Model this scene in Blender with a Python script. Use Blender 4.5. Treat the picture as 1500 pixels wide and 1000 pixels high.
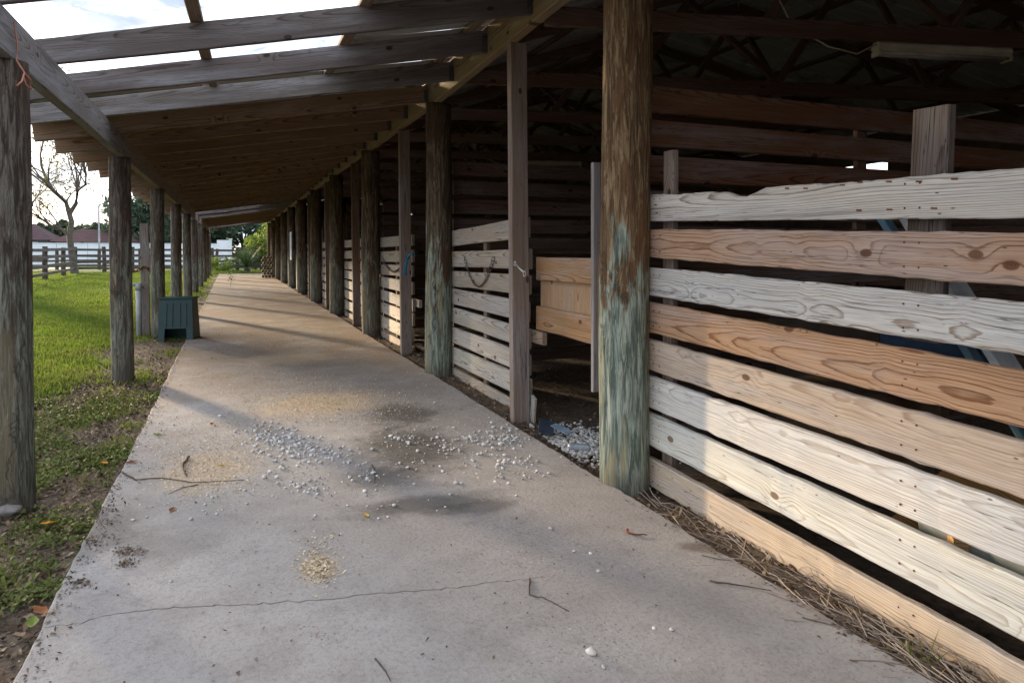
import bpy, math, random
import numpy as np
from mathutils import Vector, Matrix

S = bpy.context.scene
for o in list(bpy.data.objects):
    bpy.data.objects.remove(o)
COL = S.collection
random.seed(7)
R = math.radians

# ------------------------------------------------------------------ camera, sky, sun, exposure
F = 1000.0
CAM_H = 1.4
PITCH = R(1.5)
YAW = R(22.385)
PY = 393.2
cam_d = bpy.data.cameras.new('camera')
cam = bpy.data.objects.new('camera', cam_d)
COL.objects.link(cam)
cam_d.lens = 24.0
cam_d.sensor_width = 36.0
cam_d.shift_y = -(500 - PY) / 1500.0
cam_d.clip_start = 0.05
cam_d.clip_end = 3000
cam.location = (0, 0, CAM_H)
cam.rotation_euler = (math.pi / 2 - PITCH, 0, -YAW)
S.camera = cam

SUN_AZ = R(24.0)      # left of the walkway direction
SUN_EL = R(9.7)
W = bpy.data.worlds.new('World')
S.world = W
W.use_nodes = True
wn, wl = W.node_tree.nodes, W.node_tree.links
wn.clear()
w_out = wn.new('ShaderNodeOutputWorld')
w_bg = wn.new('ShaderNodeBackground')
w_bg.inputs['Strength'].default_value = 0.15
sky = wn.new('ShaderNodeTexSky')
sky.sky_type = 'NISHITA'
sky.sun_disc = False
sky.sun_elevation = SUN_EL
sky.sun_rotation = -SUN_AZ
sky.dust_density = 1.2
sky.air_density = 1.0
w_tc = wn.new('ShaderNodeTexCoord')
w_map = wn.new('ShaderNodeMapping')
w_map.inputs['Scale'].default_value = (1.0, 1.0, 2.6)
w_no = wn.new('ShaderNodeTexNoise')
w_no.inputs['Scale'].default_value = 5.0
w_no.inputs['Detail'].default_value = 9
w_no.inputs['Roughness'].default_value = 0.62
w_no.inputs['Distortion'].default_value = 0.4
w_rp = wn.new('ShaderNodeValToRGB')
w_rp.color_ramp.elements[0].position = 0.33
w_rp.color_ramp.elements[1].position = 0.66
w_mix = wn.new('ShaderNodeMixRGB')
w_mix.inputs['Color2'].default_value = (2.7, 2.95, 3.5, 1)     # thin bright cloud, same units as the sky
w_no2 = wn.new('ShaderNodeTexNoise'); w_no2.inputs['Scale'].default_value = 9.0; w_no2.inputs['Detail'].default_value = 8; w_no2.inputs['Roughness'].default_value = 0.6; w_no2.inputs['Distortion'].default_value = 0.5
w_rp2 = wn.new('ShaderNodeValToRGB'); w_rp2.color_ramp.elements[0].position = 0.36; w_rp2.color_ramp.elements[1].position = 0.60
w_rp2.color_ramp.elements[0].color = (0.26, 0.29, 0.34, 1); w_rp2.color_ramp.elements[1].color = (1, 1, 1, 1)
w_cl = wn.new('ShaderNodeMixRGB'); w_cl.blend_type = 'MULTIPLY'; w_cl.inputs[0].default_value = 1; w_cl.inputs['Color2'].default_value = (3.0, 3.2, 3.6, 1)
wl.new(w_map.outputs['Vector'], w_no2.inputs['Vector']); wl.new(w_no2.outputs['Fac'], w_rp2.inputs['Fac']); wl.new(w_rp2.outputs['Color'], w_cl.inputs['Color1']); wl.new(w_cl.outputs['Color'], w_mix.inputs['Color2'])
wl.new(w_tc.outputs['Generated'], w_map.inputs['Vector'])
wl.new(w_map.outputs['Vector'], w_no.inputs['Vector'])
wl.new(w_no.outputs['Fac'], w_rp.inputs['Fac'])
w_mul = wn.new('ShaderNodeMath'); w_mul.operation = 'MULTIPLY_ADD'
w_mul.inputs[1].default_value = 0.08
w_mul.inputs[2].default_value = 0.92
wl.new(w_rp.outputs['Color'], w_mul.inputs[0])
wl.new(w_mul.outputs[0], w_mix.inputs['Fac'])
wl.new(sky.outputs['Color'], w_mix.inputs['Color1'])
wl.new(w_mix.outputs['Color'], w_bg.inputs['Color'])
wl.new(w_bg.outputs['Background'], w_out.inputs['Surface'])

sun_d = bpy.data.lights.new('sun', 'SUN')
sun_d.energy = 2.1
sun_d.angle = R(4.5)
sun_d.color = (1.0, 0.78, 0.52)
sun = bpy.data.objects.new('sun', sun_d)
COL.objects.link(sun)
sd = Vector((-math.sin(SUN_AZ) * math.cos(SUN_EL), math.cos(SUN_AZ) * math.cos(SUN_EL), math.sin(SUN_EL)))
sun.rotation_euler = sd.to_track_quat('Z', 'Y').to_euler()
sun.location = (-20, 30, 20)

S.view_settings.view_transform = 'Standard'
S.view_settings.look = 'None'
S.view_settings.gamma = 1
S.view_settings.use_curve_mapping = False
S.view_settings.exposure = 2.45
S.cycles.max_bounces = 6
S.cycles.diffuse_bounces = 4
S.cycles.transmission_bounces = 2

# ------------------------------------------------------------------ measuring helpers (photo point -> place)
_cy, _sy, _cp, _sp = math.cos(YAW), math.sin(YAW), math.cos(PITCH), math.sin(PITCH)
def ray(px, py):
    a = (px - 750) / F; b = -(py - PY) / F
    f = (_sy * _cp, _cy * _cp, -_sp); r = (_cy, -_sy, 0); u = (_sy * _sp, _cy * _sp, _cp)
    return [f[i] + a * r[i] + b * u[i] for i in range(3)]
def gz(px, py, z=0.0):
    d = ray(px, py); t = (z - CAM_H) / d[2]; return Vector((d[0] * t, d[1] * t, z))
def gx(px, py, X):
    d = ray(px, py); t = X / d[0]; return Vector((X, d[1] * t, CAM_H + d[2] * t))
def gy(px, py, Y):
    d = ray(px, py); t = Y / d[1]; return Vector((d[0] * t, Y, CAM_H + d[2] * t))

# ------------------------------------------------------------------ object helpers
WM = {}
def link(name, data, parent=None, M=None):
    o = bpy.data.objects.new(name, data)
    COL.objects.link(o)
    M = M if M is not None else Matrix.Identity(4)
    if parent is not None:
        o.parent = parent
        o.matrix_parent_inverse = WM[parent.name].inverted()
    o.matrix_basis = M
    WM[o.name] = M
    return o
def empty(name, loc):
    o = bpy.data.objects.new(name, None)
    COL.objects.link(o)
    o.location = loc
    o.empty_display_size = 0.2
    WM[o.name] = Matrix.Translation(Vector(loc))
    return o
def tag(o, label=None, cat=None, group=None, kind=None):
    if label: o['label'] = label
    if cat: o['category'] = cat
    if group: o['group'] = group
    if kind: o['kind'] = kind
    return o

class MB:
    def __init__(s): s.v = []; s.f = []
    def add(s, vs, fs):
        n = len(s.v); s.v.extend([tuple(p) for p in vs]); s.f.extend([tuple(i + n for i in q) for q in fs])
    def box(s, a, b):
        (x0, y0, z0), (x1, y1, z1) = a, b
        s.add([(x0, y0, z0), (x1, y0, z0), (x1, y1, z0), (x0, y1, z0), (x0, y0, z1), (x1, y0, z1), (x1, y1, z1), (x0, y1, z1)],
              [(0, 3, 2, 1), (4, 5, 6, 7), (0, 1, 5, 4), (1, 2, 6, 5), (2, 3, 7, 6), (3, 0, 4, 7)])
    def bar(s, p0, p1, w, t, up=(0, 0, 1)):
        p0, p1 = Vector(p0), Vector(p1)
        d = (p1 - p0).normalized(); n = d.cross(Vector(up)).normalized(); u = n.cross(d)
        vs = []
        for p in (p0, p1):
            for a, b in ((-1, -1), (1, -1), (1, 1), (-1, 1)):
                vs.append(p + n * (a * t / 2) + u * (b * w / 2))
        s.add(vs, [(0, 1, 2, 3), (7, 6, 5, 4), (0, 4, 5, 1), (1, 5, 6, 2), (2, 6, 7, 3), (3, 7, 4, 0)])
    def tube(s, pts, rad, n=8, cap=True):
        pts = [Vector(p) for p in pts]
        rings = []
        up = Vector((0.13, 0.21, 0.97))
        base = len(s.v)
        for i, p in enumerate(pts):
            d = (pts[min(i + 1, len(pts) - 1)] - pts[max(i - 1, 0)])
            if d.length < 1e-9: d = Vector((0, 0, 1))
            d.normalize()
            a = d.cross(up)
            if a.length < 0.05: a = d.cross(Vector((1, 0, 0)))
            a.normalize(); b = d.cross(a)
            r = rad[i] if hasattr(rad, '__len__') else rad
            for k in range(n):
                t = 2 * math.pi * k / n
                s.v.append(tuple(p + a * (r * math.cos(t)) + b * (r * math.sin(t))))
        for i in range(len(pts) - 1):
            for k in range(n):
                k2 = (k + 1) % n
                s.f.append((base + i * n + k, base + i * n + k2, base + (i + 1) * n + k2, base + (i + 1) * n + k))
        if cap:
            s.f.append(tuple(base + k for k in range(n)))
            s.f.append(tuple(base + (len(pts) - 1) * n + k for k in reversed(range(n))))
    def mesh(s, name, mat=None, smooth=False):
        me = bpy.data.meshes.new(name)
        me.from_pydata(s.v, [], s.f)
        me.validate()
        import bmesh
        bm = bmesh.new(); bm.from_mesh(me)
        bmesh.ops.recalc_face_normals(bm, faces=bm.faces)
        bm.to_mesh(me); bm.free()
        if mat: me.materials.append(mat)
        if smooth: me.polygons.foreach_set('use_smooth', [True] * len(me.polygons))
        return me
    def build(s, name, mat, parent=None, M=None, smooth=False):
        return link(name, s.mesh(name, mat, smooth), parent, M)

def np_mesh(name, verts, faces, mat):
    """verts (n,3), faces (m,k) -> mesh, fast"""
    me = bpy.data.meshes.new(name)
    k = faces.shape[1]
    me.vertices.add(len(verts)); me.vertices.foreach_set('co', np.asarray(verts, np.float32).ravel())
    me.loops.add(faces.size); me.loops.foreach_set('vertex_index', np.asarray(faces, np.int32).ravel())
    me.polygons.add(len(faces)); me.polygons.foreach_set('loop_start', np.arange(0, faces.size, k, dtype=np.int32))
    me.update(calc_edges=True)
    me.materials.append(mat)
    return me

# ------------------------------------------------------------------ material helpers
class NT:
    def __init__(s, name):
        s.m = bpy.data.materials.new(name); s.m.use_nodes = True
        s.t = s.m.node_tree; s.t.nodes.clear()
        s.out = s.n('ShaderNodeOutputMaterial'); s.b = s.n('ShaderNodeBsdfPrincipled')
        s.l(s.b.outputs[0], s.out.inputs['Surface'])
        s.b.inputs['Roughness'].default_value = 0.85
        s.b.inputs['Specular IOR Level'].default_value = 0.25
    def n(s, t): return s.t.nodes.new(t)
    def l(s, a, b): s.t.links.new(a, b)
    def put(s, sock, v):
        if isinstance(v, bpy.types.NodeSocket): s.l(v, sock)
        elif v is not None:
            if hasattr(sock.default_value, '__len__') and not hasattr(v, '__len__'): v = (v,) * len(sock.default_value)
            if hasattr(v, '__len__') and len(v) == 3 and len(sock.default_value) == 4: v = (*v, 1)
            sock.default_value = v
    def math(s, op, a, b=None, c=None, clamp=False):
        n = s.n('ShaderNodeMath'); n.operation = op; n.use_clamp = clamp
        s.put(n.inputs[0], a)
        if b is not None: s.put(n.inputs[1], b)
        if c is not None: s.put(n.inputs[2], c)
        return n.outputs[0]
    def vmath(s, op, a, b=None):
        n = s.n('ShaderNodeVectorMath'); n.operation = op
        s.put(n.inputs[0], a)
        if b is not None: s.put(n.inputs[1], b)
        return n.outputs[1] if op in ('LENGTH', 'DISTANCE', 'DOT_PRODUCT') else n.outputs[0]
    def noise(s, v, scale, detail=4, rough=0.55, dist=0.0, col=False):
        n = s.n('ShaderNodeTexNoise')
        s.put(n.inputs['Vector'], v); s.put(n.inputs['Scale'], scale)
        n.inputs['Detail'].default_value = detail; n.inputs['Roughness'].default_value = rough; n.inputs['Distortion'].default_value = dist
        return n.outputs['Color' if col else 'Fac']
    def voro(s, v, scale, feature='F1', rnd=1.0, dim='3D'):
        n = s.n('ShaderNodeTexVoronoi'); n.voronoi_dimensions = dim; n.feature = feature
        s.put(n.inputs['Vector'], v); s.put(n.inputs['Scale'], scale); n.inputs['Randomness'].default_value = rnd
        return n.outputs['Distance'], n.outputs.get('Color')
    def step(s, v, a, b, smooth=True):
        n = s.n('ShaderNodeMapRange'); n.interpolation_type = 'SMOOTHSTEP' if smooth else 'LINEAR'
        s.put(n.inputs['Value'], v); s.put(n.inputs['From Min'], a); s.put(n.inputs['From Max'], b)
        return n.outputs[0]
    def mix(s, f, a, b, mode='MIX'):
        n = s.n('ShaderNodeMixRGB'); n.blend_type = mode
        s.put(n.inputs[0], f); s.put(n.inputs[1], a); s.put(n.inputs[2], b)
        return n.outputs[0]
    def obj(s):
        n = s.n('ShaderNodeTexCoord'); return n.outputs['Object']
    def pos(s):
        n = s.n('ShaderNodeNewGeometry'); return n.outputs['Position']
    def sep(s, v):
        n = s.n('ShaderNodeSeparateXYZ'); s.put(n.inputs[0], v); return n.outputs
    def comb(s, x, y, z):
        n = s.n('ShaderNodeCombineXYZ')
        for i, q in enumerate((x, y, z)): s.put(n.inputs[i], q)
        return n.outputs[0]
    def info(s): return s.n('ShaderNodeObjectInfo').outputs
    def bump(s, h, strength=0.4, dist=0.01):
        n = s.n('ShaderNodeBump'); n.inputs['Strength'].default_value = strength; n.inputs['Distance'].default_value = dist
        s.put(n.inputs['Height'], h); s.l(n.outputs[0], s.b.inputs['Normal'])
    def color(s, c): s.put(s.b.inputs['Base Color'], c)
    def rough(s, r): s.put(s.b.inputs['Roughness'], r)

def wood_material(name, ring=0.0062, dark=(0.40, 0.27, 0.18), knots=True, weather=0.5, grime=0.35, contrast=0.75):
    """sawn lumber: length along local X, width along Y, thickness along Z; the board's own tone is its object colour"""
    t = NT(name)
    oi = t.info(); rnd = oi['Random']
    p0 = t.obj()
    off = t.comb(t.math('MULTIPLY', rnd, 61.0), t.math('MULTIPLY', rnd, 0.0), t.math('MULTIPLY', rnd, 23.0))
    p = t.vmath('ADD', p0, off)
    sx, sy, sz = t.sep(p)
    lx, ly, lz = t.sep(p0)
    warp = t.math('SUBTRACT', t.noise(t.vmath('MULTIPLY', p, (0.40, 5.5, 5.5)), 1.0, 4), 0.5)
    wob = t.math('SUBTRACT', t.noise(t.comb(t.math('MULTIPLY', sx, 0.55), rnd, 3.0), 1.0, 2), 0.5)
    pith = t.math('MULTIPLY', t.math('SUBTRACT', t.math('FRACT', t.math('MULTIPLY', rnd, 17.31)), 0.5), 0.16)
    tilt = t.math('MULTIPLY', lx, t.math('MULTIPLY', t.math('SUBTRACT', t.math('FRACT', t.math('MULTIPLY', rnd, 5.13)), 0.5), 0.055))
    d = t.math('ADD', tilt, t.math('MULTIPLY_ADD', wob, 0.045, t.math('MULTIPLY_ADD', t.math('FRACT', t.math('MULTIPLY', rnd, 7.77)), 0.07, 0.075)))
    yy = t.math('ADD', t.math('ADD', ly, pith), t.math('MULTIPLY', warp, 0.022))
    zz = t.math('ADD', lz, d)
    r = t.math('SQRT', t.math('ADD', t.math('MULTIPLY', yy, yy), t.math('MULTIPLY', zz, zz)))
    r = t.math('MULTIPLY_ADD', warp, 0.010, r)
    km = None
    if knots:
        kv = t.comb(t.math('MULTIPLY', sx, 2.0), t.math('MULTIPLY_ADD', ly, 3.4, t.math('MULTIPLY', rnd, 31.0)), 0.37)
        kd, kcol = t.voro(kv, 1.0, 'F1', 1.0, '2D')
        kon = t.step(t.sep(kcol)[0], 0.50, 0.56)
        kw = t.math('ADD', kd, t.math('MULTIPLY', warp, 0.05))
        km = t.math('MULTIPLY', t.step(kw, 0.068, 0.045), kon)
        halo = t.math('MULTIPLY', t.step(kw, 0.24, 0.04), kon)
        r = t.math('MULTIPLY_ADD', halo, 0.010, r)
    rag = t.math('SUBTRACT', t.noise(t.vmath('MULTIPLY', p, (6.0, 60.0, 60.0)), 1.0, 3, 0.6), 0.5)
    r = t.math('MULTIPLY_ADD', rag, 0.0030, r)
    fr = t.math('FRACT', t.math('DIVIDE', r, ring))
    late = t.math('MULTIPLY', t.math('ADD', t.math('MULTIPLY', t.step(fr, 0.66, 0.90), 0.8), t.math('MULTIPLY', t.step(fr, 0.1, 0.9), 0.2)), t.step(fr, 1.0, 0.94))
    fib = t.noise(t.vmath('MULTIPLY', p, (3.0, 210.0, 210.0)), 1.0, 3, 0.6)
    strk = t.noise(t.vmath('MULTIPLY', p, (0.8, 26.0, 26.0)), 1.0, 4, 0.6)
    blot = t.noise(t.vmath('MULTIPLY', p, (0.9, 7.0, 7.0)), 1.0, 6, 0.66)
    base = oi['Color']
    dk = t.mix(1.0, base, dark, 'MULTIPLY')
    lstr = t.math('MULTIPLY', late, t.math('MULTIPLY_ADD', strk, 1.1, contrast - 0.40))
    c = t.mix(lstr, base, dk)
    grey = t.mix(1.0, t.mix(0.55, base, (0.46, 0.455, 0.45)), (0.93, 0.96, 1.02), 'MULTIPLY')
    c = t.mix(t.math('MULTIPLY', t.step(blot, 0.42, 0.68), weather), c, grey)
    c = t.mix(t.math('MULTIPLY', t.step(strk, 0.54, 0.80), grime), c, t.mix(1.0, base, (0.28, 0.23, 0.20), 'MULTIPLY'))
    c = t.mix(t.math('MULTIPLY', t.step(fib, 0.38, 0.68), 0.55), c, t.mix(1.0, c, (0.55, 0.52, 0.5), 'MULTIPLY'))
    sp, _ = t.voro(t.vmath('MULTIPLY', p, (7.0, 22.0, 22.0)), 1.0)
    c = t.mix(t.math('MULTIPLY', t.step(sp, 0.075, 0.045), 0.8), c, (0.02, 0.016, 0.013))
    chk = t.noise(t.vmath('MULTIPLY', p, (0.7, 34.0, 34.0)), 1.0, 3, 0.55)
    chk = t.math('MULTIPLY', t.step(t.math('ABSOLUTE', t.math('SUBTRACT', chk, 0.5)), 0.012, 0.004), t.step(blot, 0.46, 0.60))
    c = t.mix(t.math('MULTIPLY', chk, 0.8), c, t.mix(1.0, base, (0.12, 0.10, 0.09), 'MULTIPLY'))            # drying checks
    c = t.mix(t.math('MULTIPLY', t.step(blot, 0.46, 0.30), 0.32), c, t.mix(1.0, base, (0.60, 0.48, 0.38), 'MULTIPLY'))   # old dirt
    if km is not None:
        kr = t.math('FRACT', t.math('MULTIPLY', kw, 55.0))
        kc = t.mix(kr, t.mix(1.0, base, (0.34, 0.21, 0.14), 'MULTIPLY'), t.mix(1.0, base, (0.10, 0.06, 0.045), 'MULTIPLY'))
        c = t.mix(t.math('MULTIPLY', km, 0.9), c, kc)
    t.color(c); t.rough(0.82)
    t.bump(t.math('ADD', t.math('MULTIPLY', fib, 0.7), t.math('MULTIPLY', strk, 0.8)), 0.5, 0.004)
    return t.m

M_WOOD = wood_material('sawn_lumber')
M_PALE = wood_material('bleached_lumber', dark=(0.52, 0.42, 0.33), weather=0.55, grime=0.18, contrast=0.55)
M_BARN = wood_material('old_barn_lumber', ring=0.0075, weather=0.25, grime=0.45)
M_GREYWOOD = wood_material('weathered_lumber', ring=0.0060, dark=(0.36, 0.33, 0.31), weather=0.6, grime=0.75)

def pole_material():
    t = NT('treated_pole')
    oi = t.info(); rnd = oi['Random']
    p0 = t.obj()
    p = t.vmath('ADD', p0, t.comb(t.math('MULTIPLY', rnd, 13.0), t.math('MULTIPLY', rnd, 29.0), t.math('MULTIPLY', rnd, 41.0)))
    lx, ly, lz = t.sep(p0)
    base = oi['Color']
    s1 = t.noise(t.vmath('MULTIPLY', p, (38.0, 38.0, 3.4)), 1.0, 8, 0.72, 0.9)
    s2 = t.noise(t.vmath('MULTIPLY', p, (150.0, 150.0, 9.0)), 1.0, 4, 0.65, 0.4)
    bl = t.noise(t.vmath('MULTIPLY', p, (9.0, 9.0, 1.9)), 1.0, 7, 0.70, 0.5)
    c = t.mix(t.step(s1, 0.42, 0.60), t.mix(1.0, base, (0.26, 0.22, 0.19), 'MULTIPLY'), base)
    c = t.mix(t.math('MULTIPLY', t.step(s2, 0.50, 0.72), 0.65), c, t.mix(1.0, base, (0.38, 0.33, 0.29), 'MULTIPLY'))
    c = t.mix(t.math('MULTIPLY', t.step(bl, 0.51, 0.54), 0.75), c, t.mix(1.0, base, (0.42, 0.31, 0.25), 'MULTIPLY'))   # left bark
    tealn = t.math('MULTIPLY_ADD', t.math('SUBTRACT', bl, 0.5), 3.4, lz)
    tealm = t.math('MULTIPLY', t.step(tealn, 1.34, 1.06), oi['Alpha'])
    teal = t.mix(t.step(s1, 0.42, 0.60), (0.12, 0.16, 0.13), (0.44, 0.51, 0.41))
    teal = t.mix(t.math('MULTIPLY', t.step(s2, 0.50, 0.75), 0.55), teal, (0.13, 0.12, 0.085))
    teal = t.mix(t.step(t.noise(t.vmath('MULTIPLY', p, (9.0, 9.0, 1.1)), 1.0, 5, 0.6), 0.54, 0.64), teal, (0.40, 0.36, 0.22))
    c = t.mix(t.math('MULTIPLY', tealm, 0.9), c, teal)
    vor, _ = t.voro(t.vmath('MULTIPLY', t.vmath('ADD', p, t.vmath('MULTIPLY', t.noise(p, 5.0, 4, 0.6, 0, True), (0.10, 0.10, 0.0))), (7.0, 7.0, 0.4)), 1.0, 'DISTANCE_TO_EDGE')
    crack = t.math('MULTIPLY', t.step(vor, 0.020, 0.005), t.step(bl, 0.42, 0.50))
    c = t.mix(t.math('MULTIPLY', crack, 0.55), c, (0.03, 0.024, 0.02))
    c = t.mix(t.math('MULTIPLY', t.step(lz, 0.16, 0.0), 0.5), c, (0.09, 0.07, 0.055))      # splashed soil
    t.color(c); t.rough(0.88)
    t.bump(t.math('ADD', s1, t.math('MULTIPLY', s2, 0.5)), 1.0, 0.02)
    return t.m
M_POLE = pole_material()

def concrete_material():
    t = NT('concrete')
    p = t.pos()
    X, Y, Z = t.sep(p)
    big = t.noise(p, 0.55, 6, 0.6)
    mid = t.noise(p, 3.2, 6, 0.65)
    fine = t.noise(p, 48, 4, 0.75)
    c = t.mix(t.step(big, 0.3, 0.7), (0.335, 0.308, 0.288), (0.475, 0.438, 0.405))
    c = t.mix(t.math('MULTIPLY', t.step(mid, 0.40, 0.72), 0.45), c, (0.25, 0.225, 0.21))
    # tan dust trodden in further along the walk
    far = t.math('MULTIPLY', t.step(Y, 4.0, 11.0), 0.75)
    tan = t.math('MULTIPLY', t.math('ADD', far, 0.12), t.step(t.noise(p, 1.3, 6, 0.62), 0.26, 0.60))
    c = t.mix(tan, c, (0.27, 0.195, 0.135))
    # exposed aggregate
    vd, vc = t.voro(p, 62.0)
    speck = t.math('MULTIPLY', t.step(vd, 0.34, 0.22), t.step(t.noise(p, 1.1, 5), 0.45, 0.68))
    vcol = t.sep(vc)
    c = t.mix(t.math('MULTIPLY', t.math('MULTIPLY', speck, t.step(vcol[0], 0.70, 0.74)), 0.75), c, (0.085, 0.065, 0.055))
    c = t.mix(t.math('MULTIPLY', t.math('MULTIPLY', speck, t.step(vcol[1], 0.84, 0.87)), 0.7), c, (0.62, 0.58, 0.54))
    c = t.mix(t.math('MULTIPLY', t.step(fine, 0.46, 0.66), 0.55), c, t.mix(1.0, c, (0.66, 0.64, 0.62), 'MULTIPLY'))
    c = t.mix(t.math('MULTIPLY', t.step(t.noise(p, 9.0, 5, 0.7), 0.50, 0.72), 0.4), c, t.mix(1.0, c, (0.68, 0.65, 0.62), 'MULTIPLY'))
    # old dark damp stains, each with its own ragged outline
    wv = t.math('MULTIPLY', t.math('SUBTRACT', t.noise(p, 5.0, 9, 0.78), 0.5), 1.7)
    def stain(cx, cy, rx, ry, amount, col, ang=0.0):
        nonlocal c
        dx = t.math('SUBTRACT', X, cx); dy = t.math('SUBTRACT', Y, cy)
        ca, sa = math.cos(ang), math.sin(ang)
        u = t.math('ADD', t.math('MULTIPLY', dx, ca / rx), t.math('MULTIPLY', dy, sa / rx))
        v = t.math('ADD', t.math('MULTIPLY', dx, -sa / ry), t.math('MULTIPLY', dy, ca / ry))
        q = t.math('SQRT', t.math('ADD', t.math('MULTIPLY', u, u), t.math('MULTIPLY', v, v)))
        c = t.mix(t.math('MULTIPLY', t.step(t.math('ADD', q, wv), 1.15, 0.35), amount), c, col)
    for px, py, rx, ry, a in ((590, 606, 0.36, 0.50, 0.72), (598, 655, 0.42, 0.70, 0.78), (620, 738, 0.50, 0.17, 0.62), (700, 742, 0.3, 0.12, 0.5), (140, 780, .25, .4, .4),
                              (560, 700, 0.3, 0.25, 0.5), (240, 800, 0.3, 0.25, 0.25)):
        q = gz(px, py)
        stain(q.x, q.y, rx, ry, a, (0.035, 0.030, 0.026))
    q = gz(1035, 803); stain(q.x, q.y, 0.16, 0.07, 0.75, (0.12, 0.085, 0.06), -0.6)
    for px, py, rx, ry, a in ((470, 590, 0.6, 0.6, 0.75), (300, 690, 0.35, 0.5, 0.55), (420, 525, 0.7, 0.6, 0.6), (468, 830, 0.10, 0.16, 0.5), (600, 500, 0.5, 0.7, 0.5)):
        q = gz(px, py)
        stain(q.x, q.y, rx, ry, a, (0.58, 0.43, 0.27))
    # faint cross joints and hairlines
    t.color(c); t.rough(0.9)
    t.bump(fine, 0.6, 0.008)
    return t.m
M_CONC = concrete_material()

def ground_material():
    t = NT('soil')
    p = t.pos(); X, Y, Z = t.sep(p)
    n1 = t.noise(p, 2.2, 7, 0.68); n2 = t.noise(p, 24, 5, 0.7); n3 = t.noise(p, 0.5, 5, 0.6)
    c = t.mix(t.step(n2, 0.3, 0.7), (0.055, 0.040, 0.030), (0.17, 0.125, 0.088))
    c = t.mix(t.math('MULTIPLY', t.step(n1, 0.45, 0.65), 0.5), c, (0.20, 0.155, 0.11))
    lawn = t.math('MULTIPLY', t.step(t.math('ADD', X, t.math('MULTIPLY', t.math('SUBTRACT', n3, 0.5), 2.2)), -1.1, -2.4), t.step(t.math('ADD', Y, t.math('MULTIPLY', n1, 3.0)), 5.0, 8.5))
    lawn = t.math('MAXIMUM', lawn, t.step(Y, 43.0, 46.0))
    g = t.mix(t.step(n1, 0.35, 0.7), (0.055, 0.095, 0.018), (0.12, 0.17, 0.035))
    g = t.mix(t.math('MULTIPLY', t.step(n3, 0.5, 0.72), 0.4), g, (0.15, 0.13, 0.05))
    c = t.mix(t.math('MULTIPLY', lawn, 0.9), c, g)
    t.color(c); t.rough(0.95)
    t.bump(t.math('ADD', n2, n1), 0.8, 0.03)
    return t.m
M_SOIL = ground_material()

def plain(name, col, rough=0.8, var=0.25, scale=6.0, metallic=0.0, coord='obj', bump=0.0, spec=0.25):
    t = NT(name)
    p = t.obj() if coord == 'obj' else t.pos()
    n = t.noise(p, scale, 5, 0.65)
    lo = tuple(x * (1 - var) for x in col); hi = tuple(min(1, x * (1 + var)) for x in col)
    t.color(t.mix(t.step(n, 0.28, 0.72), lo, hi)); t.rough(rough)
    t.b.inputs['Metallic'].default_value = metallic
    t.b.inputs['Specular IOR Level'].default_value = spec
    if bump: t.bump(t.noise(p, scale * 6, 4, 0.6), bump, 0.01)
    return t.m

def metal_roof_material():
    t = NT('galvanised_roofing')
    p = t.obj()
    n = t.noise(t.vmath('MULTIPLY', p, (0.6, 4.0, 1.0)), 1.5, 5, 0.65)
    r = t.noise(p, 2.0, 6, 0.7)
    c = t.mix(n, (0.34, 0.34, 0.335), (0.52, 0.52, 0.51))
    c = t.mix(t.math('MULTIPLY', t.step(r, 0.52, 0.7), 0.7), c, (0.15, 0.085, 0.05))
    t.color(c); t.rough(0.5); t.b.inputs['Metallic'].default_value = 0.15
    return t.m
M_ROOF = metal_roof_material()

def varied(name, cols, rough=0.85, trans=0.0):
    """many small pieces in one object: each mesh island gets its own tone"""
    t = NT(name)
    g = t.n('ShaderNodeNewGeometry')
    rp = t.n('ShaderNodeValToRGB')
    e = rp.color_ramp.elements
    if len(cols) == 1: cols = [tuple(x * 0.75 for x in cols[0]), cols[0], tuple(x * 1.2 for x in cols[0])]
    while len(e) < len(cols): e.new(0.5)
    for i, c in enumerate(cols):
        e[i].position = i / max(1, len(cols) - 1); e[i].color = (*c, 1)
    t.l(g.outputs['Random Per Island'], rp.inputs['Fac'])
    t.color(rp.outputs['Color']); t.rough(rough)
    if trans:
        tr = t.n('ShaderNodeBsdfTranslucent'); mx = t.n('ShaderNodeMixShader')
        t.l(rp.outputs['Color'], tr.inputs['Color'])
        mx.inputs[0].default_value = trans
        t.l(t.b.outputs[0], mx.inputs[1]); t.l(tr.outputs[0], mx.inputs[2]); t.l(mx.outputs[0], t.out.inputs['Surface'])
    return t.m

# ------------------------------------------------------------------ the setting: ground and walkway
SOIL = -0.045
def axis(lo, hi, c0, c1, fine, coarse_growth=1.35):
    v = list(np.arange(c0, c1 + 1e-6, fine)); s = fine; x = c1
    while x < hi: s *= coarse_growth; x += s; v.append(min(x, hi))
    s = fine; x = c0; left = []
    while x > lo: s *= coarse_growth; x -= s; left.append(max(x, lo))
    return np.array(left[::-1] + v)
gxs = axis(-600, 600, -9, 3.4, 0.12); gys = axis(-200, 900, -1, 14, 0.12)
GX, GY = np.meshgrid(gxs, gys)
rs = np.random.RandomState(3)
def vnoise(x, y, s, seed):
    r = np.random.RandomState(seed).rand(64, 64)
    u, v = x / s, y / s
    i, j = np.floor(u).astype(int), np.floor(v).astype(int); a, b = u - i, v - j
    a = a * a * (3 - 2 * a); b = b * b * (3 - 2 * b)
    g = lambda m, n: r[m % 64, n % 64]
    return (g(i, j) * (1 - a) + g(i + 1, j) * a) * (1 - b) + (g(i, j + 1) * (1 - a) + g(i + 1, j + 1) * a) * b
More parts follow.
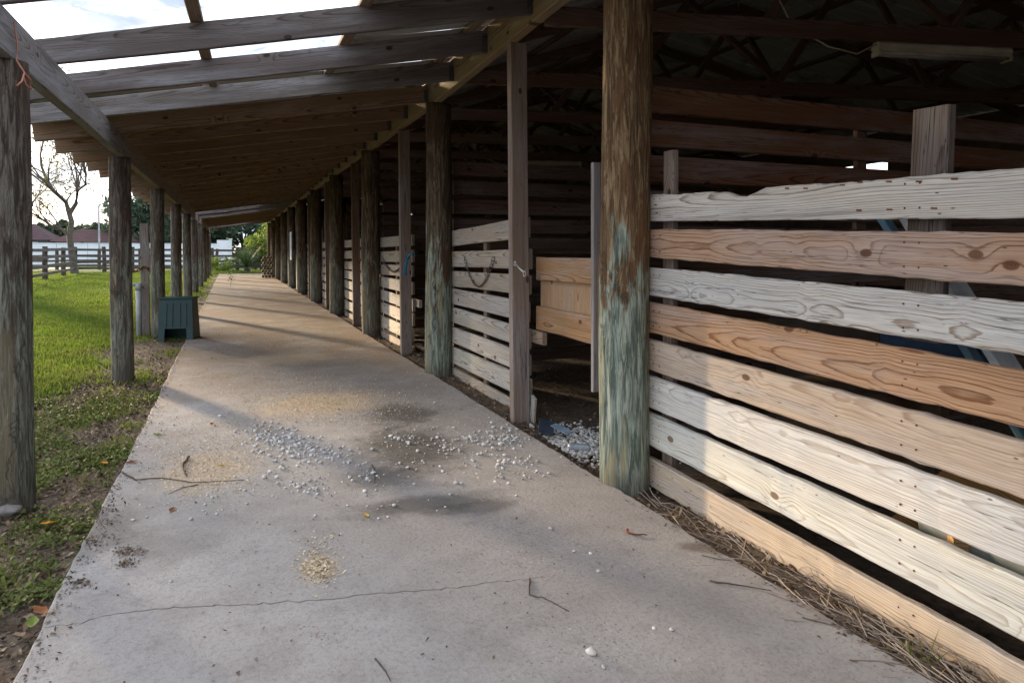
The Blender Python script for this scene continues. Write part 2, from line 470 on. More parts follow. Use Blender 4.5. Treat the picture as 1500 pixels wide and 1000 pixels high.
def ground_z(x, y):
    x = np.asarray(x, float); y = np.asarray(y, float)
    amp = np.where((x > -0.9) & (x < 2.2), 0.2, 1.0)
    z = SOIL + amp * (0.035 * (vnoise(x, y, 0.9, 1) - 0.5) + 0.025 * (vnoise(x, y, 0.28, 2) - 0.5))
    lawn = np.clip((-x - 1.6) / 2.0, 0, 1)
    z = z + lawn * (0.03 + 0.12 * (vnoise(x, y, 4.0, 5) - 0.4))
    hole = np.clip(1 - np.hypot(x - 2.85, y - 4.35) / 0.9, 0, 1)          # scraped hollow in the stall doorway
    return z - 0.10 * hole
GZ = ground_z(GX, GY)
nx, ny = len(gxs), len(gys)
ii = np.arange(nx * ny).reshape(ny, nx)
gf = np.stack([ii[:-1, :-1].ravel(), ii[:-1, 1:].ravel(), ii[1:, 1:].ravel(), ii[1:, :-1].ravel()], 1)
gm = np_mesh('ground', np.stack([GX.ravel(), GY.ravel(), GZ.ravel()], 1), gf, M_SOIL)
gm.polygons.foreach_set('use_smooth', [True] * len(gm.polygons))
ground = link('ground', gm); tag(ground, kind='structure')

# walkway: slabs between joints; the long crack is a real gap between two slabs
walk = MB()
walk.box((-0.62, -5.9, -0.16), (2.05, 44.2, -0.10))
walkway = walk.build('walkway', M_SOIL); tag(walkway, kind='structure')
crack_px = [(62, 918), (115, 912), (160, 900), (210, 893), (300, 887), (360, 886), (430, 880), (490, 877), (545, 869), (610, 865), (680, 859), (735, 851), (790, 846), (830, 841), (880, 846), (940, 838), (1010, 829), (1110, 820)]
crk = [gz(*q) for q in crack_px]
crk = [(max(-0.66, min(2.1, v.x)), v.y) for v in crk]
crk[0] = (-0.665, crk[0][1]); crk[-1] = (2.10, crk[-1][1])
cl = []
rc = random.Random(5)
for (x0, y0), (x1, y1) in zip(crk[:-1], crk[1:]):
    n = max(2, int(abs(x1 - x0) / 0.022))
    for i in range(n):
        f = i / n
        cl.append((x0 + (x1 - x0) * f, y0 + (y1 - y0) * f + rc.gauss(0, 0.0045)))
cl.append(crk[-1])
def edge_pts(X, y0, y1, seed):
    n = max(3, int((y1 - y0) / 0.05)); out = []
    for i in range(1, n):
        y = y0 + (y1 - y0) * i / n
        w = 0.008 * math.sin(y * 0.9 + seed) + 0.004 * math.sin(y * 5.7 + 2 * seed) + rc.gauss(0, 0.003)
        out.append((X + w, y))
    return out
def slab(outline):
    m = MB(); n = len(outline)
    cxm = sum(p[0] for p in outline) / n; cym = sum(p[1] for p in outline) / n
    vs = [(x + 0.008 * (1 if x < cxm else -1) * (1 if abs(x - cxm) > 1.2 else 0), y, 0.0) for x, y in outline] + [(x, y, -0.008) for x, y in outline] + [(x, y, -0.13) for x, y in outline]
    fs = [tuple(range(n))]
    for i in range(n):
        j = (i + 1) % n
        fs.append((i, j, n + j, n + i)); fs.append((n + i, n + j, 2 * n + j, 2 * n + i))
    m.add(vs, fs)
    o = m.build('slab', M_CONC, walkway)
    return o
def gapw(x):
    return 0.0045 * max(0.12, min(1.0, (1.35 - x) / 0.8 + 0.2)) * (0.5 + 0.5 * min(1, (x + 0.7) / 0.4))
LX, RX = -0.665, 2.10
lo = [(x, y - gapw(x)) for x, y in cl]; hi = [(x, y + gapw(x)) for x, y in cl]
slab([(LX, -6.0), (RX, -6.0)] + edge_pts(RX, -6.0, lo[-1][1], 1) + lo[::-1] + edge_pts(LX, -6.0, lo[0][1], 2)[::-1])
joints = [9.6, 13.9, 18.3, 22.6, 27.0, 31.4, 35.8, 40.2, 44.4]
slab(hi + edge_pts(RX, hi[-1][1], joints[0], 1) + [(RX, joints[0]), (LX, joints[0])] + edge_pts(LX, hi[0][1], joints[0], 2)[::-1])
for a, b in zip(joints[:-1], joints[1:]):
    slab([(LX, a + 0.009), (RX, a + 0.009)] + edge_pts(RX, a + 0.009, b, 1) + [(RX, b), (LX, b)] + edge_pts(LX, a + 0.009, b, 2)[::-1])

# sandy track beyond the paddock fence
tr = MB(); tr.add([(-120, 58.5, 0.06), (60, 58.5, 0.06), (60, 63.5, 0.06), (-120, 63.5, 0.06), (-120, 58.5, -0.3), (60, 58.5, -0.3), (60, 63.5, -0.3), (-120, 63.5, -0.3)],
                  [(0, 1, 2, 3), (0, 4, 5, 1), (2, 6, 7, 3), (1, 5, 6, 2), (0, 3, 7, 4)])
tag(tr.build('dirt_road', plain('pale_sand', (0.42, 0.34, 0.28), 0.95, 0.15, 1.0, coord='pos')), kind='structure')

# ------------------------------------------------------------------ the barn
barn = empty('barn', (2.2, 20.0, 0))
tag(barn, 'long open-fronted timber stable barn with board stalls and lean-to roof over the walkway', 'barn')
rb = random.Random(11)
BCACHE = {}
def board_mesh(L, w, t, n, mat, key_extra=0):
    key = (round(L, 2), round(w, 3), round(t, 3), n, mat.name, key_extra)
    if key in BCACHE: return BCACHE[key]
    m = MB(); q = random.Random(hash((round(L * 50), n, key_extra)) & 0xffff)
    bv = min(0.006, t * 0.18)
    for i in range(n + 1):
        x = -L / 2 + L * i / n
        dw = q.gauss(0, 0.0018) if n > 3 else 0; dz = q.gauss(0, 0.0015) if n > 3 else 0
        a, b = w / 2, t / 2
        prof = [(-a, -b + bv), (-a + bv, -b), (a - bv, -b), (a, -b + bv), (a, b - bv), (a - bv, b), (-a + bv, b), (-a, b - bv)]
        for (y, z) in prof: m.v.append((x, y + dw * (1 if y > 0 else -1) + q.gauss(0, 0.0006) * (n > 3), z + dz))
    for i in range(n):
        for k in range(8):
            k2 = (k + 1) % 8
            m.f.append((i * 8 + k, i * 8 + k2, (i + 1) * 8 + k2, (i + 1) * 8 + k))
    m.f.append(tuple(range(8))); m.f.append(tuple(n * 8 + k for k in reversed(range(8))))
    me = m.mesh('board', mat)
    BCACHE[key] = me
    return me
def frame(p0, p1, wdir):
    """local X from p0 to p1, local Y (the board's width) near wdir"""
    p0, p1 = Vector(p0), Vector(p1)
    x = (p1 - p0).normalized(); z = x.cross(Vector(wdir)).normalized(); y = z.cross(x)
    M = Matrix.Identity(4)
    for i in range(3): M[i][0], M[i][1], M[i][2], M[i][3] = x[i], y[i], z[i], (p0[i] + p1[i]) / 2
    return M
def jit(c, a=0.08):
    k = 1 + rb.uniform(-a, a)
    return tuple(max(0, x * k * (1 + rb.uniform(-a, a) * 0.3)) for x in c)
def board(name, p0, p1, w, t, wdir=(0, 0, 1), col=(0.3, 0.22, 0.15), mat=None, parent=barn, n=1, extra=0):
    mat = mat or M_BARN
    L = (Vector(p1) - Vector(p0)).length
    o = link(name, board_mesh(L, w, t, n, mat, extra), parent, frame(p0, p1, wdir))
    o.color = (*jit(col), 1.0)
    return o

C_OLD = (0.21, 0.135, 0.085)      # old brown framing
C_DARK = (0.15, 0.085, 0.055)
C_GREY = (0.20, 0.18, 0.17)      # sun-bleached
C_TAN = (0.44, 0.31, 0.205)
C_PALE = (0.60, 0.54, 0.44)

# round poles
def pole_mesh(h, r, seed, n=28, segs=26, lean=(0, 0)):
    gro = None
    if n > 40:
        A_, Z_ = np.meshgrid(2 * math.pi * np.arange(n) / n, -0.25 + (h + 0.25) * np.arange(segs + 1) / segs)
        gro = 0.045 * np.maximum(0, vnoise(A_ * r / 0.011, Z_ / 0.33 + A_, 1.0, seed) - 0.60) / 0.4 + 0.035 * np.maximum(0, vnoise(A_ * r / 0.05, Z_ / 0.45, 1.0, seed + 1) - 0.5)
    q = random.Random(seed); m = MB()
    ph = [q.uniform(0, 6.28) for _ in range(6)]
    for i in range(segs + 1):
        z = -0.25 + (h + 0.25) * i / segs
        rr = r * (1.035 - 0.07 * max(0, z) / h)
        for k in range(n):
            a = 2 * math.pi * k / n
            w = 1 + 0.022 * math.sin(2 * a + ph[0] + z * 0.7) + 0.014 * math.sin(3 * a + ph[1] - z * 1.3) + 0.010 * math.sin(7 * a + ph[2] + z * 2.5) + q.gauss(0, 0.006 if n < 40 else 0.003)
            if gro is not None: w -= gro[i, k]
            m.v.append((rr * w * math.cos(a) + lean[0] * z + 0.006 * math.sin(z * 1.9 + ph[3]), rr * w * math.sin(a) + lean[1] * z + 0.006 * math.sin(z * 1.4 + ph[4]), z))
    for i in range(segs):
        for k in range(n):
            k2 = (k + 1) % n
            m.f.append((i * n + k, i * n + k2, (i + 1) * n + k2, (i + 1) * n + k))
    m.f.append(tuple(reversed(range(n)))); m.f.append(tuple(segs * n + k for k in range(n)))
    me = m.mesh('pole', M_POLE, True)
    return me
def hz(Y):      # underside of the header along the barn; the old beam is not quite level
    pts = [(-8, 3.26), (0, 3.22), (4.3, 3.14), (8.2, 3.04), (13, 3.07), (60, 3.05)]
    for (a, za), (b, zb) in zip(pts[:-1], pts[1:]):
        if a <= Y <= b: return za + (zb - za) * (Y - a) / (b - a)
    return 3.05
SK = 0.25       # rafters and trusses lie a little skew to the walkway
PX, PYS = 2.21, [3.56 + 4.02 * k for k in range(-2, 11)]
for k, y in enumerate(PYS):
    me = pole_mesh(hz(y) + 0.01, 0.152 if k != 2 else 0.150, 50 + k, 110 if k in (2, 3) else 32 if k < 5 else 16, 70 if k in (2, 3) else 30 if k < 5 else 10)
    o = link('round_post', me, barn, Matrix.Translation((PX - (0.02 if k > 3 else 0), y, 0)))
    o.color = (*jit((0.37, 0.26, 0.14) if k == 2 else (0.20, 0.155, 0.105), 0.06), 1.0 if k == 2 else 0.75 if k == 3 else 0.35)
    if k == 2: tag(o, 'thick round post with flaking bark and green-stained lower half')
EX, EYS = -1.13, [4.52 + 4.16 * k for k in range(-2, 10)]
for k, y in enumerate(EYS):
    me = pole_mesh(2.43, 0.110, 90 + k, 90 if k in (2, 3) else 28 if k < 6 else 14, 56 if k in (2, 3) else 24 if k < 6 else 8)
    o = link('eave_post', me, barn, Matrix.Translation((EX, y, 0)))
    o.color = (*jit((0.22, 0.19, 0.16), 0.1), 0.3)

# square posts by the stall doors
for k in range(-1, 9):
    y = 5.26 + 4.02 * k
    if abs(y - 1.24) < 0.1: y = 0.55
    o = board('square_post', (2.24, y, -0.2), (2.22, y + 0.02, hz(y)), 0.15, 0.085, (1, 0, 0), C_OLD, M_GREYWOOD, n=4, extra=k)
    o.color = (*jit((0.28, 0.215, 0.165) if k < 2 else (0.18, 0.12, 0.08)), 1)

# header, eave beam
hy = [-8.0] + PYS[1:] + [PYS[-1] + 0.5]
for a, b in zip(hy[:-1], hy[1:]):
    board('header_beam', (2.165, a + 0.004, hz(a) + 0.145), (2.165, b - 0.004, hz(b) + 0.145), 0.285, 0.085, (0, 0, 1), (0.34, 0.25, 0.14), n=4)
for a, b in zip(hy[:-1], hy[1:]):
    board('fascia', (2.20, a + 0.004, 3.47), (2.20, b - 0.004, 3.47), 0.16, 0.03, (0, 0, 1), C_DARK)
ey = [-5.0] + EYS[1:] + [EYS[-1] + 0.4]
for i, (a, b) in enumerate(zip(ey[:-1], ey[1:])):
    board('eave_beam', (EX + 0.02, a + 0.003, 2.545), (EX + 0.02, b - 0.003, 2.545), 0.235, 0.08, (0, 0, 1), C_GREY if a < 8 else (0.27, 0.235, 0.19), M_GREYWOOD if a < 8 else M_BARN, n=4)

# rafters
def raf_z(X, Yh):
    z0, z1 = hz(Yh) + 0.055, 2.668
    return z1 + (z0 - z1) * (X - EX) / (2.12 - EX)
RH = 0.19
RY = [4.76 + 0.982 * k - (0.27 if k < 0 else 0) for k in range(-9, 41)]
OPEN = lambda k: RY[k] < 6.5 or k in (29, 30, 32, 33, 45, 46)         # panels whose roofing has gone, k = rafter before
TAIL = -1.93
for k, y in enumerate(RY):
    near = OPEN(k) or OPEN(max(0, k - 1))
    p0 = Vector((TAIL, y + SK * (2.12 - TAIL), raf_z(TAIL, y) + RH / 2)); p1 = Vector((2.12, y, raf_z(2.12, y) + RH / 2))
    o = board('rafter', p0, p1, RH, 0.042, (0, 0, 1), (0.135, 0.112, 0.102) if near else (0.25, 0.155, 0.09), M_GREYWOOD if near else M_BARN, n=5)
    if k % 1 == 0 and -1 < y < 26:      # steel hanger at the header
        h = MB(); h.box((2.07, y - 0.026, raf_z(2.12, y) - 0.004), (2.119, y + 0.026, raf_z(2.12, y) - 0.001)); h.box((2.07, y - 0.026, raf_z(2.12, y)), (2.119, y - 0.023, raf_z(2.12, y) + 0.14))
        h.build('joist_hanger', plain('hanger_steel', (0.10, 0.10, 0.11), 0.5, 0.2, 9, 0.6) if 'hanger_steel' not in bpy.data.materials else bpy.data.materials['hanger_steel'], barn)

# purlins on the rafters
def lean_z(X, Yh): return raf_z(X, Yh) + RH
PUR = 0.038
for X in (-1.80, -0.20, 0.92, 1.96):
    segs = [(-4.0, 6.75), (6.76, 16.5), (16.51, 26.3), (26.31, 36.1), (36.11, 43.9)]
    for a, b in segs:
        if X == -1.80 and a < 0: continue
        if X == -0.20 and a < 0: a = 3.2
        z0, z1 = lean_z(X, a), lean_z(X, b)
        off = SK * (2.12 - X)
        sh = -0.06 if (X == -0.20 and a < 6) else 0
        board('purlin', (X + sh, a + off, z0 + PUR / 2 + 0.002), (X - sh, b + off, z1 + PUR / 2 + 0.002), 0.088, PUR, (1, 0, 0), (0.25, 0.18, 0.125), n=6)

# roofing sheets: ribbed steel
def ribbed(p00, p10, p01, nrib=5, seg=1, rib=0.019):
    """p00->p10 along the ribs, p00->p01 across"""
    p00, p10, p01 = Vector(p00), Vector(p10), Vector(p01)
    u, v = p10 - p00, p01 - p00; nrm = u.cross(v).normalized()
    if nrm.z < 0: nrm = -nrm
    prof = []
    for i in range(nrib):
        for f, h in ((0.0, 0), (0.62, 0), (0.70, 1), (0.86, 1), (0.94, 0)):
            prof.append(((i + f) / nrib, h * rib))
    prof.append((1.0, 0))
    m = MB(); n = len(prof)
    for th in (0, 0.0012):
        for e in range(seg + 1):
            for f, h in prof: m.v.append(tuple(p00 + u * (e / seg) + v * f + nrm * (h + th)))
    half = n * (seg + 1)
    for e in range(seg):
        for i in range(n - 1):
            a, b = e * n + i, (e + 1) * n + i
            m.f.append((a, a + 1, b + 1, b)); m.f.append((half + a, half + b, half + b + 1, half + a + 1))
    for i in range(n - 1):
        m.f.append((i, half + i, half + i + 1, i + 1)); q = seg * n
        m.f.append((q + i, q + i + 1, half + q + i + 1, half + q + i))
    return m
for k in range(len(RY) - 1):
    y0, y1 = RY[k], RY[k + 1]
    if y0 < -3.5: continue
    X0 = 0.90 if OPEN(k) else TAIL - 0.05
    X1 = 2.115
    e = 0.006
    A = (X0, y0 + SK * (2.12 - X0) + e, lean_z(X0, y0) + PUR + 0.006); B = (X1, y0 + SK * (2.12 - X1) + e, lean_z(X1, y0) + PUR + 0.006)
    e = -0.02; C = (X0, y1 + SK * (2.12 - X0) - e, lean_z(X0, y1) + PUR + 0.006)
    ribbed(A, B, C, 4).build('roof_sheet', M_ROOF, barn)

# main roof: trusses, purlins, sheets
RIDGE_X, BACK_X = 6.5, 10.8
TZ = 3.10
def top_z(X):
    e = 3.50
    return e + 0.30 * (min(X, 2 * RIDGE_X - X) - 2.15)
for k in range(-3, 10):
    yh = 4.76 + 1.964 * k
    P = lambda X, z, dy=0: (X, yh - SK * (X - 2.12) + dy, z)
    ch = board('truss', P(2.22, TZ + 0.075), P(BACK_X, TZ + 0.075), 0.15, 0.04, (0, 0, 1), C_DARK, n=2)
    board('top_chord', P(2.215, top_z(2.215) - 0.075), P(RIDGE_X - 0.01, top_z(RIDGE_X) - 0.075), 0.14, 0.04, (0, 0, 1), C_DARK, parent=ch)
    board('top_chord', P(RIDGE_X + 0.01, top_z(RIDGE_X) - 0.075), P(BACK_X, top_z(BACK_X) - 0.075), 0.14, 0.04, (0, 0, 1), C_DARK, parent=ch)
    for (xa, za, xb, zb) in ((4.0, TZ + 0.15, 4.6, top_z(4.6) - 0.15), (4.6, top_z(4.6) - 0.15, 5.6, TZ + 0.15), (5.6, TZ + 0.15, 6.5, top_z(6.5) - 0.16),
                             (7.4, TZ + 0.15, 6.5, top_z(6.5) - 0.16), (8.4, top_z(8.4) - 0.15, 7.4, TZ + 0.15), (9.0, TZ + 0.15, 8.4, top_z(8.4) - 0.15)):
        board('web', P(xa, za, 0.042), P(xb, zb, 0.042), 0.088, 0.04, (1, 0, 0), C_DARK, parent=ch)
for X in (2.7, 3.7, 4.7, 5.7, 7.3, 8.3, 9.3, 10.3):
    for a, b in ((-3.0, 8.7), (8.71, 18.5), (18.51, 30.0), (30.01, 44.0)):
        o_ = -SK * (X - 2.12)
        board('purlin', (X, a + o_, top_z(X) + 0.022), (X, b + o_, top_z(X) + 0.022), 0.088, 0.038, (1, 0, 0.3 if X < RIDGE_X else -0.3), C_DARK)
for k in range(-4, 20):
    y0, y1 = 4.76 + 1.964 * k, 4.76 + 1.964 * (k + 1) + 0.03
    for Xa, Xb in ((1.98, RIDGE_X), (RIDGE_X + 0.004, BACK_X + 0.35)):
        f = lambda X, y: (X, y - SK * (X - 2.12), top_z(X) + 0.055 + (0.0015 if k % 2 else 0))
        ribbed(f(Xa, y0), f(Xb, y0), f(Xa, y1), 9).build('main_roof_sheet', M_ROOF, barn)

rc_ = MB(); rc_.add([(RIDGE_X - .3, -6, top_z(RIDGE_X - .3) + .085), (RIDGE_X, -6, top_z(RIDGE_X) + .085), (RIDGE_X + .3, -6, top_z(RIDGE_X + .3) + .085), (RIDGE_X - .3, 44, top_z(RIDGE_X - .3) + .085), (RIDGE_X, 44, top_z(RIDGE_X) + .085), (RIDGE_X + .3, 44, top_z(RIDGE_X + .3) + .085)], [(0, 1, 4, 3), (1, 2, 5, 4)])
rc_.build('ridge_cap', M_ROOF, barn)
# back and end walls of the barn
bw = MB()
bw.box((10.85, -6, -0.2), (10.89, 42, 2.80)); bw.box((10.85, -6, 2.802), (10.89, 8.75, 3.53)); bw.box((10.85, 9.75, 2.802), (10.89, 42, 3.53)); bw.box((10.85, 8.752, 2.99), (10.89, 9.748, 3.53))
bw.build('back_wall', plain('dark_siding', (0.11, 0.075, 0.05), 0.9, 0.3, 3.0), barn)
for yw in (-4.9, 41.9):
    ew = MB(); pv = [(2.4, -0.2), (10.84, -0.2), (10.84, 3.53), (6.5, 4.78), (2.4, 3.53)]
    ew.add([(x, yw, z) for x, z in pv] + [(x, yw + .04, z) for x, z in pv], [(0, 1, 2, 3, 4), (9, 8, 7, 6, 5)] + [(i, (i + 1) % 5, 5 + (i + 1) % 5, 5 + i) for i in range(5)])
    ew.build('end_wall', bpy.data.materials['dark_siding'], barn)

# near stall front: eight boards
FX = 2.345
near_front = board('stall_front', (FX + 0.075, 1.785, 1.06), (FX + 0.075, 1.76, 1.93), 0.15, 0.042, (0, 1, 0), (0.12, 0.085, 0.062), M_BARN, n=4)   # tall batten behind
tag(near_front, 'near stall front of eight wide weathered boards')
b2 = board('batten', (FX + 0.075, 3.40, -0.1), (FX + 0.075, 3.40, 1.99), 0.10, 0.042, (0, 1, 0), (0.29, 0.22, 0.17), M_BARN, parent=near_front, n=4)
NF_TOP = [1.75, 1.53, 1.30, 1.09, 0.865, 0.642, 0.42, 0.15]
NF_BOT = [1.58, 1.365, 1.137, 0.915, 0.69, 0.462, 0.235, -0.01]
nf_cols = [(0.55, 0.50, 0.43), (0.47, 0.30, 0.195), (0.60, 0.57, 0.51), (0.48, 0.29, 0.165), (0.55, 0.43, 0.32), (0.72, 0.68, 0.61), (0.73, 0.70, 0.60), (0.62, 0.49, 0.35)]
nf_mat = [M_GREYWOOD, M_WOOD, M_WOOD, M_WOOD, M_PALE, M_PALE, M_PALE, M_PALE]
Y0, Y1 = 3.60, 0.60
SLOPE = 0.0345
for i in range(8):
    zt, zb = NF_TOP[i], NF_BOT[i]
    w = (zt - zb) * 1.04; zc = (zt + zb) / 2
    if i == 0: continue
    dz = -SLOPE * (Y0 - Y1) + (0.012 if i in (2, 5) else 0)
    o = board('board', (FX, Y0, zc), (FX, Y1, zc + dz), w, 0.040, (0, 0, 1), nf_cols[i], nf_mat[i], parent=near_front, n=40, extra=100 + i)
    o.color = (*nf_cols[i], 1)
# chewed top board
edge = [(944, 286), (1000, 284), (1040, 281), (1072, 283), (1084, 288), (1098, 288), (1112, 281), (1126, 275), (1150, 273), (1200, 269), (1205, 270), (1300, 263), (1400, 254), (1495, 247), (1560, 243)]
ep = [gx(a, b, FX) for a, b in edge]
m = MB(); ybot = lambda y: 1.578 - SLOPE * (3.56 - y)
prof = []
for p, q in zip(ep[:-1], ep[1:]):
    nseg = max(2, int(abs(p.y - q.y) / 0.03))
    for s_ in range(nseg):
        f = s_ / nseg; prof.append((p.y + (q.y - p.y) * f, p.z + (q.z - p.z) * f + rc.gauss(0, 0.0016)))
prof.append((ep[-1].y, ep[-1].z)); prof.append((0.60, ybot(0.6) + 0.165))
yc, zcn = 2.1, ybot(2.1) + 0.085
for (y, zt) in prof:
    zb = ybot(y) + rc.gauss(0, 0.001)
    for (zz, th) in ((zb, -0.017), (zb + 0.004, -0.021), (zt - 0.007, -0.021), (zt, -0.013), (zt, 0.013), (zt - 0.007, 0.021), (zb + 0.004, 0.021), (zb, 0.017)):
        m.v.append((-(y - yc), zz - zcn, -th))
for i in range(len(prof) - 1):
    for k in range(8):
        k2 = (k + 1) % 8
        m.f.append((i * 8 + k, i * 8 + k2, (i + 1) * 8 + k2, (i + 1) * 8 + k))
m.f.append(tuple(range(8))); m.f.append(tuple((len(prof) - 1) * 8 + k for k in reversed(range(8))))
Mx = Matrix(((0, 0, -1, FX), (-1, 0, 0, yc), (0, 1, 0, zcn), (0, 0, 0, 1)))
o = m.build('board', M_GREYWOOD, near_front, Mx); o.color = (0.60, 0.545, 0.47, 1)
tag(o, 'grey top board with a chewed, notched upper edge')
# rusty staples and nail heads
rust = plain('rusty_iron', (0.16, 0.06, 0.025), 0.8, 0.4, 40, 0.3)
nl = MB()
for px, py in ((1153, 276), (1180, 276), (1234, 271), (1260, 267), (1302, 266), (1346, 266), (1398, 262), (1258, 308), (1303, 307), (1368, 305), (960, 300), (962, 312)):
    p = gx(px, py, FX - 0.0225)
    nl.bar(p + Vector((0, 0.011, 0.001)), p + Vector((0, -0.011, -0.001)), 0.006, 0.005)
nl.build('staples', rust, near_front)['kind'] = 'stuff'
nh = MB()
for i in range(8):
    for y in (3.43, 3.37, 1.80, 1.74):
        z = (NF_TOP[i] + NF_BOT[i]) / 2 - SLOPE * (Y0 - y)
        for dz_ in (-0.045, 0.045):
            c_ = Vector((FX - 0.0205, y, z + dz_)); nh.tube([c_ + Vector((0.004, 0, 0)), c_ - Vector((0.0018, 0, 0))], 0.0042, 6)
nh.build('nail_heads', rust, near_front)['kind'] = 'stuff'

# the other stall fronts, partitions, doors
F2_TOP = [(1.61, 1.70), (1.385, 1.415), (1.165, 1.19), (0.965, 0.96), (0.755, 0.72), (0.53, 0.50), (0.30, 0.295), (0.06, 0.05)]
F2_BOT = [(1.46, 1.50), (1.215, 1.24), (0.99, 1.02), (0.79, 0.785), (0.575, 0.56), (0.34, 0.335), (0.10, 0.12), (-0.10, -0.10)]
pan_cols = [(0.40, 0.34, 0.27), (0.43, 0.37, 0.30), (0.40, 0.335, 0.27), (0.46, 0.42, 0.36), (0.50, 0.46, 0.39), (0.52, 0.48, 0.40), (0.54, 0.49, 0.40), (0.50, 0.42, 0.33)]
for k in range(0, 8):
    ya, yb = 7.62 + 4.02 * k, 5.38 + 4.02 * k - rb.uniform(0, 0.04)
    root = board('stall_front', (FX + 0.062, ya - 1.1, 0.0), (FX + 0.062, ya - 1.1, 1.5), 0.09, 0.04, (0, 1, 0), C_OLD, n=1)
    for i in range(8):
        (ta, tb), (ba, bb) = F2_TOP[i], F2_BOT[i]
        if k > 0:
            j_ = rb.uniform(-0.012, 0.012); ta, tb, ba, bb = [q + j_ for q in (ta if i else 1.62, tb if i else 1.63, ba if i else 1.46, bb if i else 1.47)]
        w = ((ta - ba) + (tb - bb)) / 2
        ye = yb + (rb.uniform(-0.03, 0.03))
        o = board('board', (FX + 0.018, ya, (ta + ba) / 2), (FX + 0.018, ye, (tb + bb) / 2), w, 0.036, (0, 0, 1), pan_cols[i], M_WOOD, parent=root, n=6, extra=i)
# partitions between stalls
for k in range(0, 7):
    y = 3.74 + 4.02 * k
    root = board('partition', (4.4, y + 0.045, -0.1), (4.4, y + 0.045, 2.46), 0.10, 0.045, (1, 0, 0), C_DARK)
    for i in range(11):
        zt = 2.46 - 0.226 * i
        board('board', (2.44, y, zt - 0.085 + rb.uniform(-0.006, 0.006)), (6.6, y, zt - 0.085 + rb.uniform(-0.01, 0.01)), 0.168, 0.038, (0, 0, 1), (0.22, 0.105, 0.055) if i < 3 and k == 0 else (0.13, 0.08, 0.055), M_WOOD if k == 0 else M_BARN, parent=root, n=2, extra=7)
# backs of the stalls
for k in range(-1, 4):
    root = board('stall_back', (6.72, 3.9 + 4.02 * k, -0.1), (6.72, 3.9 + 4.02 * k, 2.4), 0.10, 0.10, (0, 1, 0), C_DARK)
    for i in range(7):
        z = 1.55 - 0.226 * i
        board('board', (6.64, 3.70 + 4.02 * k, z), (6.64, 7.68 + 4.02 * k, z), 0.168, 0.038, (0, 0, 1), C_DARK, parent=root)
# half doors
for k in range(0, 6):
    y0, y1 = 5.29 + 4.02 * k, 4.02 + 4.02 * k
    if k in (1, 3): continue
    t_ = board('half_door', (FX + 0.075, y0, 1.247), (FX + 0.075, y1, 1.252), 0.19, 0.038, (0, 0, 1), (0.42, 0.25, 0.125), M_WOOD, n=6, extra=31)
    tag(t_, 'half-height stall door of two planks and a plywood panel')
    board('rail', (FX + 0.075, y0, 0.83), (FX + 0.075, y1, 0.825), 0.20, 0.038, (0, 0, 1), (0.40, 0.24, 0.12), M_WOOD, parent=t_, n=6, extra=33)
    ply = board('plywood_panel', (FX + 0.105, (y0 + y1) / 2, 0.80), (FX + 0.105, (y0 + y1) / 2, 1.30), y0 - y1, 0.014, (0, 1, 0), (0.50, 0.31, 0.17), M_WOOD, parent=t_)
    board('stile', (FX + 0.125, y0 - 0.06, 0.74), (FX + 0.125, y0 - 0.06, 1.335), 0.10, 0.02, (0, 1, 0), (0.45, 0.28, 0.15), M_WOOD, parent=t_)
for k in range(0, 6):
    board('door_jamb', (2.41, 4.24 + 4.02 * k, 0.40), (2.41, 4.25 + 4.02 * k, 2.02), 0.10, 0.040, (1, 0, 0), (0.36, 0.32, 0.29), M_GREYWOOD, n=2)
    board('slide_bar', (FX + 0.062, 5.50 + 4.02 * k, 0.665), (FX + 0.062, 5.13 + 4.02 * k, 0.665), 0.105, 0.042, (0, 0, 1), (0.36, 0.29, 0.22), M_WOOD, n=2)
board('broken_board', (2.33, 5.20, -0.04), (2.31, 5.13, 0.19), 0.085, 0.02, (0, 1, 0.2), (0.42, 0.38, 0.33), M_GREYWOOD)

# closed tack room further along: upright planks, white notice
for k in range(0, 14):
    y = 24.0 + 0.23 * k
    board('plank', (2.30, y, -0.1), (2.30, y, hz(y) - 0.02), 0.215, 0.022, (0, 1, 0), (0.30, 0.25, 0.19), M_GREYWOOD)
for k in range(0, 16):
    y = 30.0 + 0.72 * k
    board('plank', (2.32, y, -0.1), (2.32, y, hz(y) - 0.02), 0.70, 0.022, (0, 1, 0), (0.17, 0.12, 0.085), M_BARN)

# ------------------------------------------------------------------ things on and around the barn
def icopebble(rs_):
    t = (1 + 5 ** 0.5) / 2
    v = np.array([(-1, t, 0), (1, t, 0), (-1, -t, 0), (1, -t, 0), (0, -1, t), (0, 1, t), (0, -1, -t), (0, 1, -t), (t, 0, -1), (t, 0, 1), (-t, 0, -1), (-t, 0, 1)], float)
    v /= np.linalg.norm(v[0])
    return v * (1 + rs_.uniform(-0.28, 0.22, (12, 1)))
ICOF = np.array([(0, 11, 5), (0, 5, 1), (0, 1, 7), (0, 7, 10), (0, 10, 11), (1, 5, 9), (5, 11, 4), (11, 10, 2), (10, 7, 6), (7, 1, 8), (3, 9, 4), (3, 4, 2), (3, 2, 6), (3, 6, 8), (3, 8, 9), (4, 9, 5), (2, 4, 11), (6, 2, 10), (8, 6, 7), (9, 8, 1)])
def rotz(v, a):
    c, s = np.cos(a), np.sin(a)
    return np.stack([v[:, 0] * c - v[:, 1] * s, v[:, 0] * s + v[:, 1] * c, v[:, 2]], 1)
